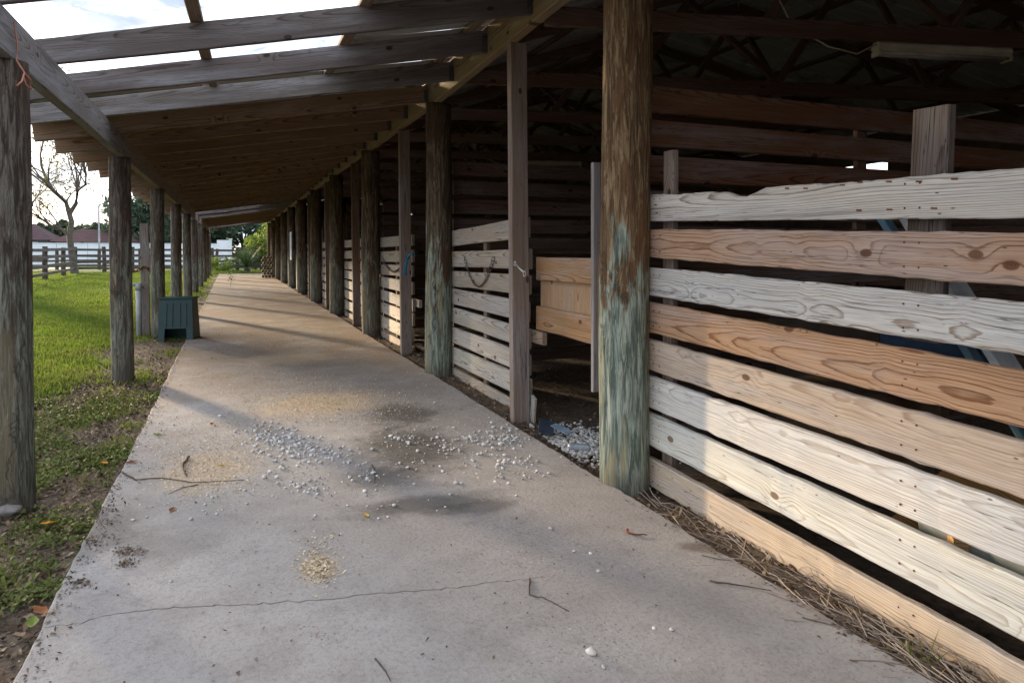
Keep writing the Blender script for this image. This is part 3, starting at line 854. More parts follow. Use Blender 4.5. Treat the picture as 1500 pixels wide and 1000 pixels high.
def pebbles(name, pts, sizes, mat, zf):
    r_ = np.random.RandomState(21); V = []; Fc = []
    for i, ((x, y), s) in enumerate(zip(pts, sizes)):
        v = icopebble(r_) * np.array([s * r_.uniform(0.8, 1.3), s * r_.uniform(0.7, 1.0), s * r_.uniform(0.5, 0.8)])
        v = rotz(v, r_.uniform(0, 6.28))
        z = zf(x, y) + s * 0.42 + (r_.uniform(0, 0.012) if s > 0.5 else 0)
        V.append(v + np.array([x, y, z])); Fc.append(ICOF + 12 * i)
    return link(name, np_mesh(name, np.concatenate(V), np.concatenate(Fc), mat))
M_PEB = varied('limestone_gravel', [(0.32, 0.31, 0.30), (0.60, 0.58, 0.55), (0.76, 0.75, 0.72), (0.46, 0.44, 0.42), (0.68, 0.63, 0.56)])
r2 = np.random.RandomState(8)
pts = []; szs = []
def cluster(px, py, sx, sy, n, ang=0.0, s0=0.008, s1=0.017):
    for _ in range(int(n * 0.72)):
        a, b = r2.normal(0, sx * 1.1), r2.normal(0, sy * 1.15)
        q = gz(px + a * math.cos(ang) - b * math.sin(ang), py + a * math.sin(ang) + b * math.cos(ang))
        if -0.62 < q.x < 2.06 and q.y > 1.4:
            pts.append((q.x, q.y)); szs.append(s0 * 0.55 + (s1 * 1.05 - s0 * 0.55) * r2.rand() ** 1.6)
cluster(415, 648, 25, 13, 300, 0.2); cluster(468, 660, 30, 6, 150, 0.15); cluster(395, 640, 20, 8, 90)
cluster(700, 645, 35, 7, 170, -0.05); cluster(735, 640, 20, 9, 120); cluster(755, 683, 18, 9, 80, 0.2); cluster(590, 645, 17, 5, 45)
cluster(430, 705, 40, 14, 75); cluster(460, 720, 14, 5, 30); cluster(535, 700, 10, 8, 28); cluster(570, 735, 22, 14, 14); cluster(640, 672, 60, 20, 60)
cluster(270, 620, 35, 9, 22, 0.1, 0.006, 0.013); cluster(560, 650, 160, 45, 110, 0, 0.005, 0.011); cluster(300, 735, 40, 22, 22); cluster(840, 650, 60, 30, 30, 0.5, 0.004, 0.009)
for px, py, s in ((806, 775, .013), (841, 808, .010), (865, 811, .010), (877, 837, .011), (866, 958, .020), (884, 978, .012), (958, 921, .010), (984, 923, .010), (907, 649, .01), (195, 762, .011), (215, 758, .011), (250, 852, .008)):
    q = gz(px, py); pts.append((q.x, q.y)); szs.append(s)
tag(pebbles('gravel', pts, szs, M_PEB, lambda x, y: 0.0), 'pale crushed stone scattered over the concrete walkway', 'gravel', kind='stuff')
pts = [(2.27 + abs(r2.normal(0, 0.35)), 4.55 + r2.normal(0, 0.26)) for _ in range(1100)]
pts = [(x, y) for x, y in pts if y > 3.85 and y < 5.2]
tag(pebbles('gravel', pts, list(r2.uniform(0.010, 0.020, len(pts))), M_PEB, lambda x, y: float(ground_z(x, y)) + 0.03 * max(0, 1 - ((x - 2.6) ** 2 + (y - 4.5) ** 2) / 0.2)), 'heap of pale crushed stone in the stall doorway', 'gravel', kind='stuff')

# flat chips: sawdust, litter
def chips(name, P, size, mat, label, cat, tilt=0.35, aspect=0.5, seed=4):
    r_ = np.random.RandomState(seed); n = len(P)
    P = np.asarray(P, float)
    a = r_.uniform(0, 6.28, n); s = r_.uniform(size[0], size[1], n); asp = r_.uniform(aspect * 0.6, aspect * 1.4, n)
    u = np.stack([np.cos(a), np.sin(a), r_.normal(0, tilt, n)], 1) * s[:, None]
    v = np.stack([-np.sin(a), np.cos(a), r_.normal(0, tilt, n)], 1) * (s * asp)[:, None]
    lift = np.abs(u[:, 2]) + np.abs(v[:, 2]) + 0.0008
    C = P.copy(); C[:, 2] += lift
    bow = np.stack([np.zeros(n), np.zeros(n), s * 0.25], 1)
    V = np.stack([C - u - v, C + u * 0.1 - v * 1.1 + bow, C + u + v * 0.2, C - u * 0.1 + v + bow], 1).reshape(-1, 3)
    Fc = np.arange(4 * n).reshape(n, 4)
    return tag(link(name, np_mesh(name, V, Fc, mat)), label, cat, kind='stuff')
P = []
def chip_cluster(px, py, sx, sy, n):
    for _ in range(n):
        q = gz(px + r2.normal(0, sx), py + r2.normal(0, sy))
        if -0.64 < q.x < 2.07 and q.y > 1.4: P.append((q.x, q.y, 0.0))
_cc = chip_cluster
def chip_cluster(a, b, c, d, n): _cc(a, b, c, d, int(n * 1.7))
chip_cluster(468, 835, 13, 9, 220); chip_cluster(464, 818, 20, 20, 170); chip_cluster(300, 690, 45, 22, 900); chip_cluster(480, 592, 70, 14, 1800)
chip_cluster(340, 640, 60, 25, 700); chip_cluster(430, 560, 90, 20, 1400); chip_cluster(560, 500, 60, 18, 1200); chip_cluster(390, 500, 60, 12, 700); chip_cluster(700, 590, 60, 20, 300)
chip_cluster(430, 470, 70, 14, 700); chip_cluster(600, 620, 140, 50, 700)
chips('sawdust', P, (0.003, 0.009), varied('sawdust_chips', [(0.50, 0.36, 0.20), (0.70, 0.56, 0.36), (0.80, 0.68, 0.48), (0.60, 0.45, 0.28)]), 'patches of pale wood shavings strewn on the concrete walkway', 'sawdust')
# dark crumbs of soil and leaf on the slab
P = []
for _ in range(1500):
    yy_ = 1.8 + 24 * r2.rand() ** 2
    P.append((-0.66 + abs(r2.normal(0, .035)) * (1 + 2 * (r2.rand() < .15)), yy_, 0.0))
    if _ % 3 == 0: P.append((2.10 - abs(r2.normal(0, .03)), yy_, 0.0))
for px, py, sx, sy, n in ((145, 745, 18, 14, 260), (135, 790, 16, 5, 120), (190, 808, 12, 4, 110), (185, 825, 9, 4, 70), (120, 855, 12, 4, 80), (400, 500, 130, 20, 200), (270, 520, 40, 40, 120), (500, 640, 220, 80, 220), (420, 450, 60, 20, 120), (500, 850, 300, 100, 140), (890, 700, 200, 80, 60), (225, 610, 14, 40, 160)):
    for _ in range(n):
        q = gz(px + r2.normal(0, sx), py + r2.normal(0, sy))
        if -0.66 < q.x < 2.07 and q.y > 1.4: P.append((q.x, q.y, 0.0))
chips('soil_crumbs', P, (0.003, 0.010), varied('crumbs', [(0.05, 0.038, 0.028), (0.11, 0.08, 0.055), (0.20, 0.14, 0.09), (0.08, 0.06, 0.045)]), 'dark crumbs of soil and leaf on the concrete walkway', 'debris')
# litter on the bare soil
def strip_pts(n, x0, x1, y0, y1, seed, pw=1.0):
    r_ = np.random.RandomState(seed)
    x = r_.uniform(x0, x1, n); y = y0 + (y1 - y0) * r_.uniform(0, 1, n) ** pw
    return np.stack([x, y, ground_z(x, y)], 1)
P = np.concatenate([strip_pts(17000, -2.3, -0.655, 1.9, 9, 1, 1.2), strip_pts(7000, -2.6, -0.68, 7, 16, 2, 1.3), strip_pts(3500, 2.11, 2.5, 1.0, 12, 3, 1.5), strip_pts(2500, 2.4, 4.5, 3.8, 12, 6)])
chips('leaf_litter', P, (0.006, 0.018), varied('litter', [(0.05, 0.032, 0.02), (0.16, 0.10, 0.06), (0.28, 0.19, 0.11), (0.10, 0.065, 0.04), (0.36, 0.28, 0.19)]), 'brown leaf and bark litter on the bare soil beside the walkway', 'leaf litter', 0.5, 0.55)

# dry stalks against the foot of the near stall front
st = MB(); q = random.Random(17)
for i in range(250):
    y = 1.15 + 1.35 * abs(q.gauss(0, 0.5)) if i < 200 else q.uniform(1.2, 3.3)
    if y > 3.3: continue
    x = 2.17 + q.gauss(0.03, 0.07) if i < 200 else q.uniform(2.12, 2.30)
    x = min(x, 2.31)
    L = q.uniform(0.05, 0.22); a = q.gauss(1.9, 0.6)
    d = Vector((math.cos(a), math.sin(a), q.gauss(0.06, 0.14))) * L
    z = max(float(ground_z(x, y)), 0.0 if x < 2.1 else -1) + q.uniform(0.004, 0.045 if i < 200 else 0.012)
    p = Vector((x, y, z)); e = p + d
    if e.x > 2.315: e.x = 2.315
    e.z = max(e.z, 0.006)
    mid = (p + e) / 2 + Vector((q.gauss(0, 0.008), q.gauss(0, 0.008), q.gauss(0, 0.006)))
    st.tube([p, mid, e], [q.uniform(0.0012, 0.0026)] * 3, 4, False)
tag(st.build('dry_stalks', varied('straw', [(0.10, 0.07, 0.05), (0.26, 0.19, 0.14), (0.45, 0.37, 0.29), (0.16, 0.11, 0.08)])), 'dry grass stalks heaped along the foot of the near stall front', 'dry stalks', kind='stuff')

# ---- grass
M_GRASS = varied('grass_blades', [(0.06, 0.12, 0.012), (0.12, 0.20, 0.02), (0.18, 0.27, 0.03), (0.22, 0.26, 0.06), (0.14, 0.22, 0.025)], 0.6, 0.45)
def patchy(m):
    nt = m.node_tree; bs = [n for n in nt.nodes if n.type == 'BSDF_PRINCIPLED'][0]; src = bs.inputs['Base Color'].links[0].from_socket
    tr = [n for n in nt.nodes if n.type == 'BSDF_TRANSLUCENT'][0]
    g = nt.nodes.new('ShaderNodeNewGeometry'); no = nt.nodes.new('ShaderNodeTexNoise'); no.inputs['Scale'].default_value = 0.9; no.inputs['Detail'].default_value = 6
    mr = nt.nodes.new('ShaderNodeMapRange'); mr.inputs['From Min'].default_value = .42; mr.inputs['From Max'].default_value = .66
    mx = nt.nodes.new('ShaderNodeMixRGB'); mx.blend_type = 'MIX'; mx.inputs['Color2'].default_value = (.20, .19, .06, 1)
    ml = nt.nodes.new('ShaderNodeMath'); ml.operation = 'MULTIPLY'; ml.inputs[1].default_value = .42
    nt.links.new(g.outputs['Position'], no.inputs['Vector']); nt.links.new(no.outputs['Fac'], mr.inputs['Value']); nt.links.new(mr.outputs[0], ml.inputs[0]); nt.links.new(ml.outputs[0], mx.inputs[0])
    nt.links.new(src, mx.inputs['Color1']); nt.links.new(mx.outputs[0], bs.inputs['Base Color']); nt.links.new(mx.outputs[0], tr.inputs['Color'])
patchy(M_GRASS)
def blades(x, y, h, w, seed, lean=0.45):
    r_ = np.random.RandomState(seed); n = len(x)
    a = r_.uniform(0, 6.28, n); h = h * r_.uniform(0.5, 1.3, n); w = w * r_.uniform(0.7, 1.3, n)
    z = ground_z(x, y) - 0.004
    b = np.stack([x, y, z], 1); u = np.stack([np.cos(a), np.sin(a), np.zeros(n)], 1) * w[:, None]
    t = r_.uniform(0, 6.28, n); l = np.abs(r_.normal(0, lean, n)) * h
    d = np.stack([np.cos(t) * l, np.sin(t) * l, h], 1)
    V = np.stack([b - u, b + u, b + d * 0.55 + u * 0.8 + np.array([0, 0, 1]) * (h * 0.08)[:, None], b + d, b + d * 0.55 - u * 0.8 + np.array([0, 0, 1]) * (h * 0.08)[:, None]], 1)
    return V
def grass_points(n, y0, y1, dens, seed):
    r_ = np.random.RandomState(seed)
    y = r_.uniform(y0, y1, n); wmax = 0.42 * y + 1.6
    x = -0.70 - r_.uniform(0, 1, n) * wmax
    keep = r_.uniform(0, 1, n) < dens(x, y)
    return x[keep], y[keep]
def dens_near(x, y):
    patch = np.clip((vnoise(x, y, 0.55, 9) - 0.42) * 4, 0, 1) * np.clip((vnoise(x, y, 0.16, 12) - 0.25) * 2.5, 0, 1)
    lawn = np.clip((-x - 1.45 + 0.7 * (vnoise(x, y, 1.1, 10) - 0.5)) / 0.5, 0, 1) * np.clip((y - 4.8 + 1.6 * (vnoise(x, y, 0.8, 4) - 0.5)) / 1.2, 0, 1)
    far = np.clip((y - 16) / 6, 0, 1) * np.clip((-x - 0.85) / 0.35, 0, 1)
    return np.clip(0.42 * patch + lawn + far * 0.8, 0, 1)
G = []
x, y = grass_points(150000, 2.0, 9.0, dens_near, 31); G.append(blades(x, y, 0.045, 0.0022, 1))
x, y = grass_points(150000, 8.0, 20.0, dens_near, 32); G.append(blades(x, y, 0.065, 0.0045, 2))
x, y = grass_points(130000, 19.0, 52.0, dens_near, 33); G.append(blades(x, y, 0.09, 0.012, 3))
r_ = np.random.RandomState(5); x = r_.uniform(-3, 4, 9000); y = r_.uniform(44.6, 50, 9000); G.append(blades(x, y, 0.16, 0.014, 4))
x = r_.uniform(2.13, 2.22, 14); y = r_.normal(1.62, 0.02, 14); G.append(blades(x, y, 0.11, 0.0022, 6))
V = np.concatenate(G); n = len(V)
idx = np.arange(5 * n).reshape(n, 5)
tag(link('grass', np_mesh('grass', V.reshape(-1, 3), idx, M_GRASS)), 'short sunlit lawn grass left of the barn posts', 'grass', kind='stuff')
# broad-leaved weeds near the slab
r_ = np.random.RandomState(15)
n = 105000; x = -0.645 - np.abs(r_.normal(0, 0.8, n)); y = 1.9 + 7.5 * r_.uniform(0, 1, n) ** 1.1
kp = (r_.uniform(0, 1, n) < np.clip((vnoise(x, y, 0.42, 22) - 0.30) * 4, 0, 1) * np.clip((vnoise(x, y, 0.12, 23) - 0.2) * 2.5, 0.1, 1) * np.clip((8.6 - y) / 2, 0, 1)) & (x > -3.2)
x, y = x[kp], y[kp]
P = np.stack([x, y, ground_z(x, y) + r_.uniform(0.004, 0.035, len(x))], 1)
chips('weeds', P, (0.005, 0.013), varied('weed_leaves', [(0.06, 0.09, 0.015), (0.12, 0.16, 0.03), (0.20, 0.22, 0.055), (0.09, 0.12, 0.02), (0.22, 0.18, 0.08)], 0.6, 0.3), 'low broad-leaved weeds growing between lawn and walkway', 'weeds', 0.45, 0.7)

# ---- single fallen leaves and twigs
LEAF = [varied('leaf_orange', [(0.55, 0.20, 0.02)]), varied('leaf_brown', [(0.20, 0.075, 0.025)]), varied('leaf_green', [(0.13, 0.17, 0.03)]), varied('leaf_yellow', [(0.50, 0.33, 0.06)])]
def leaf(px, py, s, kind, label, on=0.0):
    q = gz(px, py, on); m = MB(); r_ = random.Random(int(px * 7 + py))
    a = r_.uniform(0, 6.28); n = 9; top = []; 
    for i in range(n + 1):
        f = i / n; w = math.sin(math.pi * min(1, f * 1.05)) ** 0.8 * 0.42 * (1 + 0.15 * math.sin(f * 17))
        for sgn in (-1, 0, 1):
            x = (f - 0.5) * 2; yv = sgn * w
            z = 0.10 + 0.22 * abs(sgn) * w * 2 + 0.18 * x * x + r_.uniform(-0.03, 0.03)
            m.v.append((s * (x * math.cos(a) - yv * math.sin(a)), s * (x * math.sin(a) + yv * math.cos(a)), s * z + 0.001))
    for i in range(n):
        for k in range(2): m.f.append((i * 3 + k, i * 3 + k + 1, i * 3 + k + 4, i * 3 + k + 3))
    m.tube([Vector((s * math.cos(a), s * math.sin(a), s * 0.28)), Vector((1.5 * s * math.cos(a + .2), 1.5 * s * math.sin(a + .2), s * 0.1))], [s * 0.03, s * 0.02], 4)
    o = m.build('fallen_leaf', LEAF[kind], None, Matrix.Translation(q), True)
    tag(o, label, 'leaf', 'fallen leaves')
leaf(153, 679, 0.035, 0, 'bright orange fallen leaf among the weeds right of the nearest eave post', 0.0)
leaf(252, 748, 0.035, 1, 'reddish brown curled leaf alone on the concrete, below the forked twig')
leaf(231, 638, 0.045, 2, 'green fallen leaf lying on the concrete near its left edge')
leaf(311, 622, 0.04, 1, 'brown crumpled leaf among the shavings, left of the larger gravel patch')
leaf(393, 632, 0.03, 0, 'small orange leaf at the top of the left gravel patch')
leaf(192, 678, 0.04, 1, 'dark brown leaf on the left slab edge beside the orange leaf')
leaf(71, 768, 0.04, 0, 'dull orange leaf on dark soil below the nearest eave post', -0.02)
leaf(60, 898, 0.05, 1, 'large tan dead leaf at the slab edge by the end of the crack', 0.0)
leaf(47, 915, 0.05, 2, 'green leaf at the slab edge beside the large tan dead leaf', 0.0)
leaf(536, 756, 0.03, 3, 'yellowish leaf on the concrete below the dark stains')
leaf(324, 682, 0.028, 3, 'small pale yellow leaf on bare concrete left of the gravel')
leaf(414, 686, 0.035, 2, 'olive leaf resting on gravel just under the left patch')
M_TWIG = plain('twig_bark', (0.10, 0.075, 0.06), 0.85, 0.3, 40)
def twig(pp, r, label, side=None, name='twig', mat=None):
    m = MB(); P_ = [gz(a, b) + Vector((0, 0, r * 1.2)) for a, b in pp]
    fine = []
    for a, b in zip(P_[:-1], P_[1:]):
        for i in range(4): fine.append(a.lerp(b, i / 4) + Vector((rc.gauss(0, r * .4), rc.gauss(0, r * .4), abs(rc.gauss(0, r * .4)))))
    fine.append(P_[-1]); n = len(fine)
    m.tube(fine, [r * (1.15 - 0.75 * i / n) for i in range(n)], 6)
    if side:
        S_ = [gz(a, b) + Vector((0, 0, r)) for a, b in side]; m.tube(S_, [r * .7, r * .6, r * .3][:len(S_)], 5)
    tag(m.build(name, mat or M_TWIG, smooth=True), label, 'twig')
twig([(178, 692), (200, 704), (238, 701), (280, 708), (358, 704)], 0.005, 'long thin forked twig lying across the left of the walkway', [(290, 711), (268, 715), (247, 724)])
twig([(277, 671), (268, 682), (270, 692), (274, 699)], 0.008, 'short curved grey stick just above the long forked twig')
twig([(545, 682), (548, 692), (549, 707)], 0.005, 'short thin twig among gravel by the dark stain')
twig([(776, 848), (775, 872), (800, 878), (834, 896)], 0.003, 'thin bent twig touching the crack in the concrete')
twig([(1040, 852), (1080, 858), (1130, 866)], 0.0035, 'straight dark twig reaching onto the concrete from the dry stalks')
twig([(550, 966), (565, 985), (572, 998)], 0.003, 'thin brown stalk at the bottom edge of the walkway')
twig([(919, 778), (918, 781), (925, 784), (948, 785)], 0.006, 'rusty hooked sliver of bark alone on the concrete before the fence', None, 'bark_sliver', plain('rust_bark', (0.16, 0.045, 0.02), 0.8))

# stone at the nearest eave post
m = MB(); r_ = np.random.RandomState(2); v = icopebble(r_) * np.array([0.085, 0.06, 0.045]); m.add(v, [tuple(f) for f in ICOF])
stone = m.build('stone', plain('pale_rock', (0.19, 0.175, 0.16), 0.9, 0.4, 14, bump=0.5), None, Matrix.Translation(gz(14, 746, 0.0)))
tag(stone, 'pale angular stone at the foot of the nearest eave post', 'stone')
bv_ = stone.modifiers.new('b', 'BEVEL'); bv_.width = 0.008; bv_.segments = 2

# ---- green plastic mounting box
g = gz(262, 497); M_GREEN = plain('green_plastic', (0.004, 0.034, 0.033), 0.5, 0.2, 5, spec=0.45)
gb = empty('step_box', (g.x, g.y + 0.15, 0)); tag(gb, 'dark green plastic step box with an arched cut-out beside the walkway', 'step box')
G0 = WM[gb.name] @ Matrix.Rotation(R(-12), 4, 'Z') @ Matrix.Translation((0, 0, -0.03))
W2, D2, H2 = 0.26, 0.22, 0.66; tw, td = 0.235, 0.16
def shell(name, front, parent):
    m = MB(); s = -1 if front else 1
    def P_(x, z, o): 
        f = z / H2; return (x * (1 - f * (1 - tw / W2)), s * (D2 * (1 - f) + td * f) + o * -s, z)
    for o in (0, 0.022):
        pass
    cut = [(-W2, 0), (-0.17, 0), (-0.155, 0.20), (0.155, 0.20), (0.17, 0), (W2, 0), (W2, H2), (-W2, H2)]
    quads = [(-W2, -0.165, 0, 0.205), (0.165, W2, 0, 0.205), (-W2, W2, 0.205, H2)]
    if not front: quads = [(-W2, W2, 0, H2)]
    for x0, x1, z0, z1 in quads:
        vs = [P_(x0, z0, 0), P_(x1, z0, 0), P_(x1, z1, 0), P_(x0, z1, 0), P_(x0, z0, .02), P_(x1, z0, .02), P_(x1, z1, .02), P_(x0, z1, .02)]
        m.add(vs, [(0, 1, 2, 3), (7, 6, 5, 4), (0, 4, 5, 1), (1, 5, 6, 2), (2, 6, 7, 3), (3, 7, 4, 0)])
    if front:      # moulded ribs
        for x0, x1 in ((-0.17, -0.14), (-0.075, -0.045), (0.045, 0.075), (0.14, 0.17)):
            vs = [P_(x0, .24, -.012), P_(x1, .24, -.012), P_(x1, H2 - .06, -.012), P_(x0, H2 - .06, -.012), P_(x0, .24, -.0005), P_(x1, .24, -.0005), P_(x1, H2 - .06, -.0005), P_(x0, H2 - .06, -.0005)]
            m.add(vs, [(0, 1, 2, 3), (0, 4, 5, 1), (1, 5, 6, 2), (2, 6, 7, 3), (3, 7, 4, 0)])
    return m.build(name, M_GREEN, parent, G0)
shell('front_panel', True, gb); shell('back_panel', False, gb)
for s in (-1, 1):
    m = MB(); vs = []
    for z, w_, d_ in ((0, W2, D2), (H2, tw, td)):
        for o in (0, 0.02): vs += [(s * (w_ + 0.001 - o), -d_ + 0.021, z), (s * (w_ + 0.001 - o), d_ - 0.021, z)]
    m.add(vs, [(0, 1, 5, 4), (2, 6, 7, 3), (0, 2, 3, 1), (4, 5, 7, 6), (0, 4, 6, 2), (1, 3, 7, 5)])
    m.build('side_panel', M_GREEN, gb, G0)
m = MB(); m.box((-tw - .02, -td - .02, H2 + .001), (tw + .02, td + .02, H2 + .03)); o = m.build('top', M_GREEN, gb, G0)
bvm = o.modifiers.new('b', 'BEVEL'); bvm.width = 0.012; bvm.segments = 3

# ---- water stand pipe and the stake it is strapped to
pz = gz(204, 490); M_PVC = plain('white_pvc', (0.33, 0.34, 0.34), 0.5, 0.2, 8)
pe = empty('stand_pipe', (pz.x, pz.y, 0)); tag(pe, 'white plastic stand pipe with a tap, in front of a wooden stake', 'stand pipe')
def at0(x, y, z): return (pz.x + x, pz.y + y, z)
m = MB(); m.tube([at0(0, 0, -.1), at0(0, 0, .80)], 0.045, 14); m.build('pipe', M_PVC, pe, smooth=True)
m = MB(); m.tube([at0(0, 0, .74), at0(0, 0, .86)], 0.054, 14); m.tube([at0(0, 0, .83), at0(-.09, -.02, .845)], 0.028, 10); m.build('elbow', M_PVC, pe, smooth=True)
m = MB(); m.tube([at0(-.085, -.02, .845), at0(-.17, -.04, .83), at0(-.20, -.05, .78)], [0.022, .02, .018], 8); m.tube([at0(-.13, -.03, .84), at0(-.13, -.03, .89)], .008, 6); m.tube([at0(-.17, -.03, .89), at0(-.09, -.03, .89)], .010, 6)
m.build('tap', plain('dark_brass', (0.06, 0.05, 0.035), 0.5, 0.2, 20, 0.6), pe, smooth=True)
sz_ = (pz.x + 0.075, pz.y + 0.22)
stake = empty('stake', (sz_[0], sz_[1], 0)); tag(stake, 'short grey split wooden stake behind the white stand pipe', 'stake')
board('post', (sz_[0], sz_[1], -0.2), (sz_[0] + 0.0, sz_[1], 1.86), 0.13, 0.10, (1, 0, 0), (0.28, 0.24, 0.20), M_GREYWOOD, parent=stake, n=6)
o = board('split_piece', (sz_[0] + 0.075, sz_[1] - .03, 1.0), (sz_[0] + 0.03, sz_[1] - .03, 1.84), 0.05, 0.05, (1, 0, 0), (0.30, 0.22, 0.16), M_GREYWOOD, parent=stake)
ch_ = MB(); cpts = []
for i in range(15):
    a = i / 14; cpts.append(Vector((sz_[0] - 0.30 + 0.55 * a, sz_[1] - 0.10 - 0.02 * math.sin(a * 9), 1.10 - 0.16 * (2 * a - 1) ** 2 + 0.03 * math.sin(a * 14))))
def chain(m, pts, r, link_len):
    for i, (a, b) in enumerate(zip(pts[:-1], pts[1:])):
        d = (b - a); L = d.length; d.normalize()
        side = d.cross(Vector((0, 1, 0.3))).normalized() if i % 2 else d.cross(Vector((0.9, 0.1, 0.5))).normalized()
        c = (a + b) / 2; lp = []
        for k in range(11):
            t = 2 * math.pi * k / 10; lp.append(c + d * (math.cos(t) * L * 0.68) + side * (math.sin(t) * L * 0.36))
        m.tube(lp, r, 5, False)
chain(ch_, cpts, 0.009, .04)
tag(ch_.build('chain', rust, None, smooth=True), 'rusty chain looped round the grey wooden stake on the lawn', 'chain')

# ---- chains, rope, snap hook on the stall fronts
def hang(p0, p1, sag, n):
    p0, p1 = Vector(p0), Vector(p1)
    return [p0.lerp(p1, i / n) - Vector((0, 0, sag * (1 - (2 * i / n - 1) ** 2))) for i in range(n + 1)]
M_CHAIN = plain('grey_chain', (0.13, 0.10, 0.085), 0.6, 0.4, 60, 0.5)
m = MB(); fx = FX - 0.018
a = gx(680, 376, fx); b = gx(723, 377, fx); a.x = b.x = fx
chain(m, hang(a, b, 0.30, 34), 0.0035, .03)
tag(m.build('chain', M_CHAIN, smooth=True), 'rusty chain hanging in a loop on the second stall front', 'chain')
m = MB(); a = gx(560, 376, fx); b = gx(594, 378, fx); chain(m, hang(a, b, 0.22, 30), 0.0045, .03)
tag(m.build('chain', M_CHAIN, smooth=True), 'dark chain looped on the third stall front beside blue rope', 'chain')
M_ROPE = plain('blue_rope', (0.02, 0.17, 0.30), 0.8, 0.4, 60)
m = MB(); c = gx(597, 379, 2.13); kn = Vector((2.13, c.y, c.z))
m.tube([kn + Vector((0.01, .03, .0)), kn + Vector((0.0, -.03, .03)), kn + Vector((.01, -.09, .055)), kn + Vector((.05, -.13, .06))], .014, 7)
m.tube([kn + Vector((0.0, .05, .02)), kn + Vector((-.012, 0, -.015)), kn + Vector((0.0, .05, -.05)), kn + Vector((.0, .03, .02))], .015, 7)
m.tube([kn, kn + Vector((-.01, .09, -.06)), kn + Vector((0, .17, -.15)), kn + Vector((.0, .20, -.21))], .011, 7)
m.tube([kn, kn + Vector((-.01, .05, -.08)), kn + Vector((0, .09, -.17)), kn + Vector((.0, .12, -.22))], .011, 7)
tag(m.build('rope', M_ROPE, smooth=True), 'bright blue rope knotted round a square post by the third stall front', 'rope')
M_STEEL = plain('zinc_steel', (0.55, 0.54, 0.52), 0.35, 0.1, 20, 0.8)
m = MB(); p = gx(755, 386, 2.14); q_ = gx(769, 401, 2.14)
loop = lambda c, r: [c + Vector((-.004, math.cos(t) * r, math.sin(t) * r)) for t in np.linspace(0, 6.283, 13)]
m.tube(loop(p, .018), .0045, 6); m.tube(loop(q_, .022), .0045, 6); m.tube([p.lerp(q_, .15), p.lerp(q_, .85)], .008, 8)
tag(m.build('snap_hook', M_STEEL, smooth=True), 'shiny steel snap hook hanging from the square post beside the half door', 'snap hook')
m = MB(); a = Vector((EX + 0.07, 4.42, 2.62))
m.tube([a, a + Vector((.004, 0.03, -.10)), a + Vector((.006, .01, -.2)), a + Vector((.05, -.03, -.27)), a + Vector((.055, -.1, -.33)), a + Vector((.05, -.17, -.37))], .004, 6)
m.tube([a + Vector((.05, -.03, -.27)), a + Vector((.06, .05, -.29)), a + Vector((.06, .05, -.34)), a + Vector((.055, -.02, -.33)), a + Vector((.05, -.06, -.29))], .004, 6)
tag(m.build('twine', plain('orange_twine', (0.48, 0.20, 0.13), 0.8), smooth=True), 'frayed orange twine dangling from the eave beam above the nearest post', 'twine')

# ---- strip lights on the trusses
M_FIX = plain('cream_enamel', (0.50, 0.46, 0.34), 0.45, 0.2, 5)
def strip_light(X, yh, label):
    c = Vector((X, yh - SK * (X - 2.12), TZ - 0.002)); d = Vector((1, -SK, 0)).normalized()
    e = empty('strip_light', c); tag(e, label, 'strip light', 'fluorescent fittings in the barn')
    M_ = frame(c - d * .61, c + d * .61, (0, 1, 0)); 
    m = MB(); m.add([(x, y, z) for x in (-.61, .61) for (y, z) in ((-.03, .0), (.03, .0), (.055, -.02), (.055, -.05), (.03, -.075), (-.03, -.075), (-.055, -.05), (-.055, -.02))],
                    [tuple(range(8)), tuple(range(15, 7, -1))] + [(k, (k + 1) % 8, 8 + (k + 1) % 8, 8 + k) for k in range(8)])
    M_[0][3], M_[1][3], M_[2][3] = c
    if M_[2][2] < 0: M_ = M_ @ Matrix.Rotation(math.pi, 4, 'X')
    m.build('housing', M_FIX, e, M_)
    cable(e, c)
    for s in (-.03, .03):
        t_ = MB(); t_.tube([(-.59, s, -.092), (.59, s, -.092)], .015, 8); t_.build('tube', plain('dull_tube', (0.40, 0.39, 0.34), .3) if 'dull_tube' not in bpy.data.materials else bpy.data.materials['dull_tube'], e, M_, True)
    for s in (-.60, .60):
        t_ = MB(); t_.box((s - .012, -.05, -.115), (s + .012, .05, -.0751)); t_.build('socket', M_FIX, e, M_)
def cable(e, c):
    m_ = MB(); c = Vector(c); m_.tube([c + Vector((-.58, .14, -.01)), c + Vector((-.75, .19, -.10)), c + Vector((-1.0, .25, -.05)), c + Vector((-1.3, .33, .10)), c + Vector((-1.5, .40, .5))], .007, 6)
    m_.build('cable', bpy.data.materials['cream_enamel'], e, smooth=True)
strip_light(5.48, 4.76, 'old cream strip light under the nearest roof truss')
strip_light(5.6, 4.76 + 1.964 * 4, 'dim strip light far back inside the dark barn')

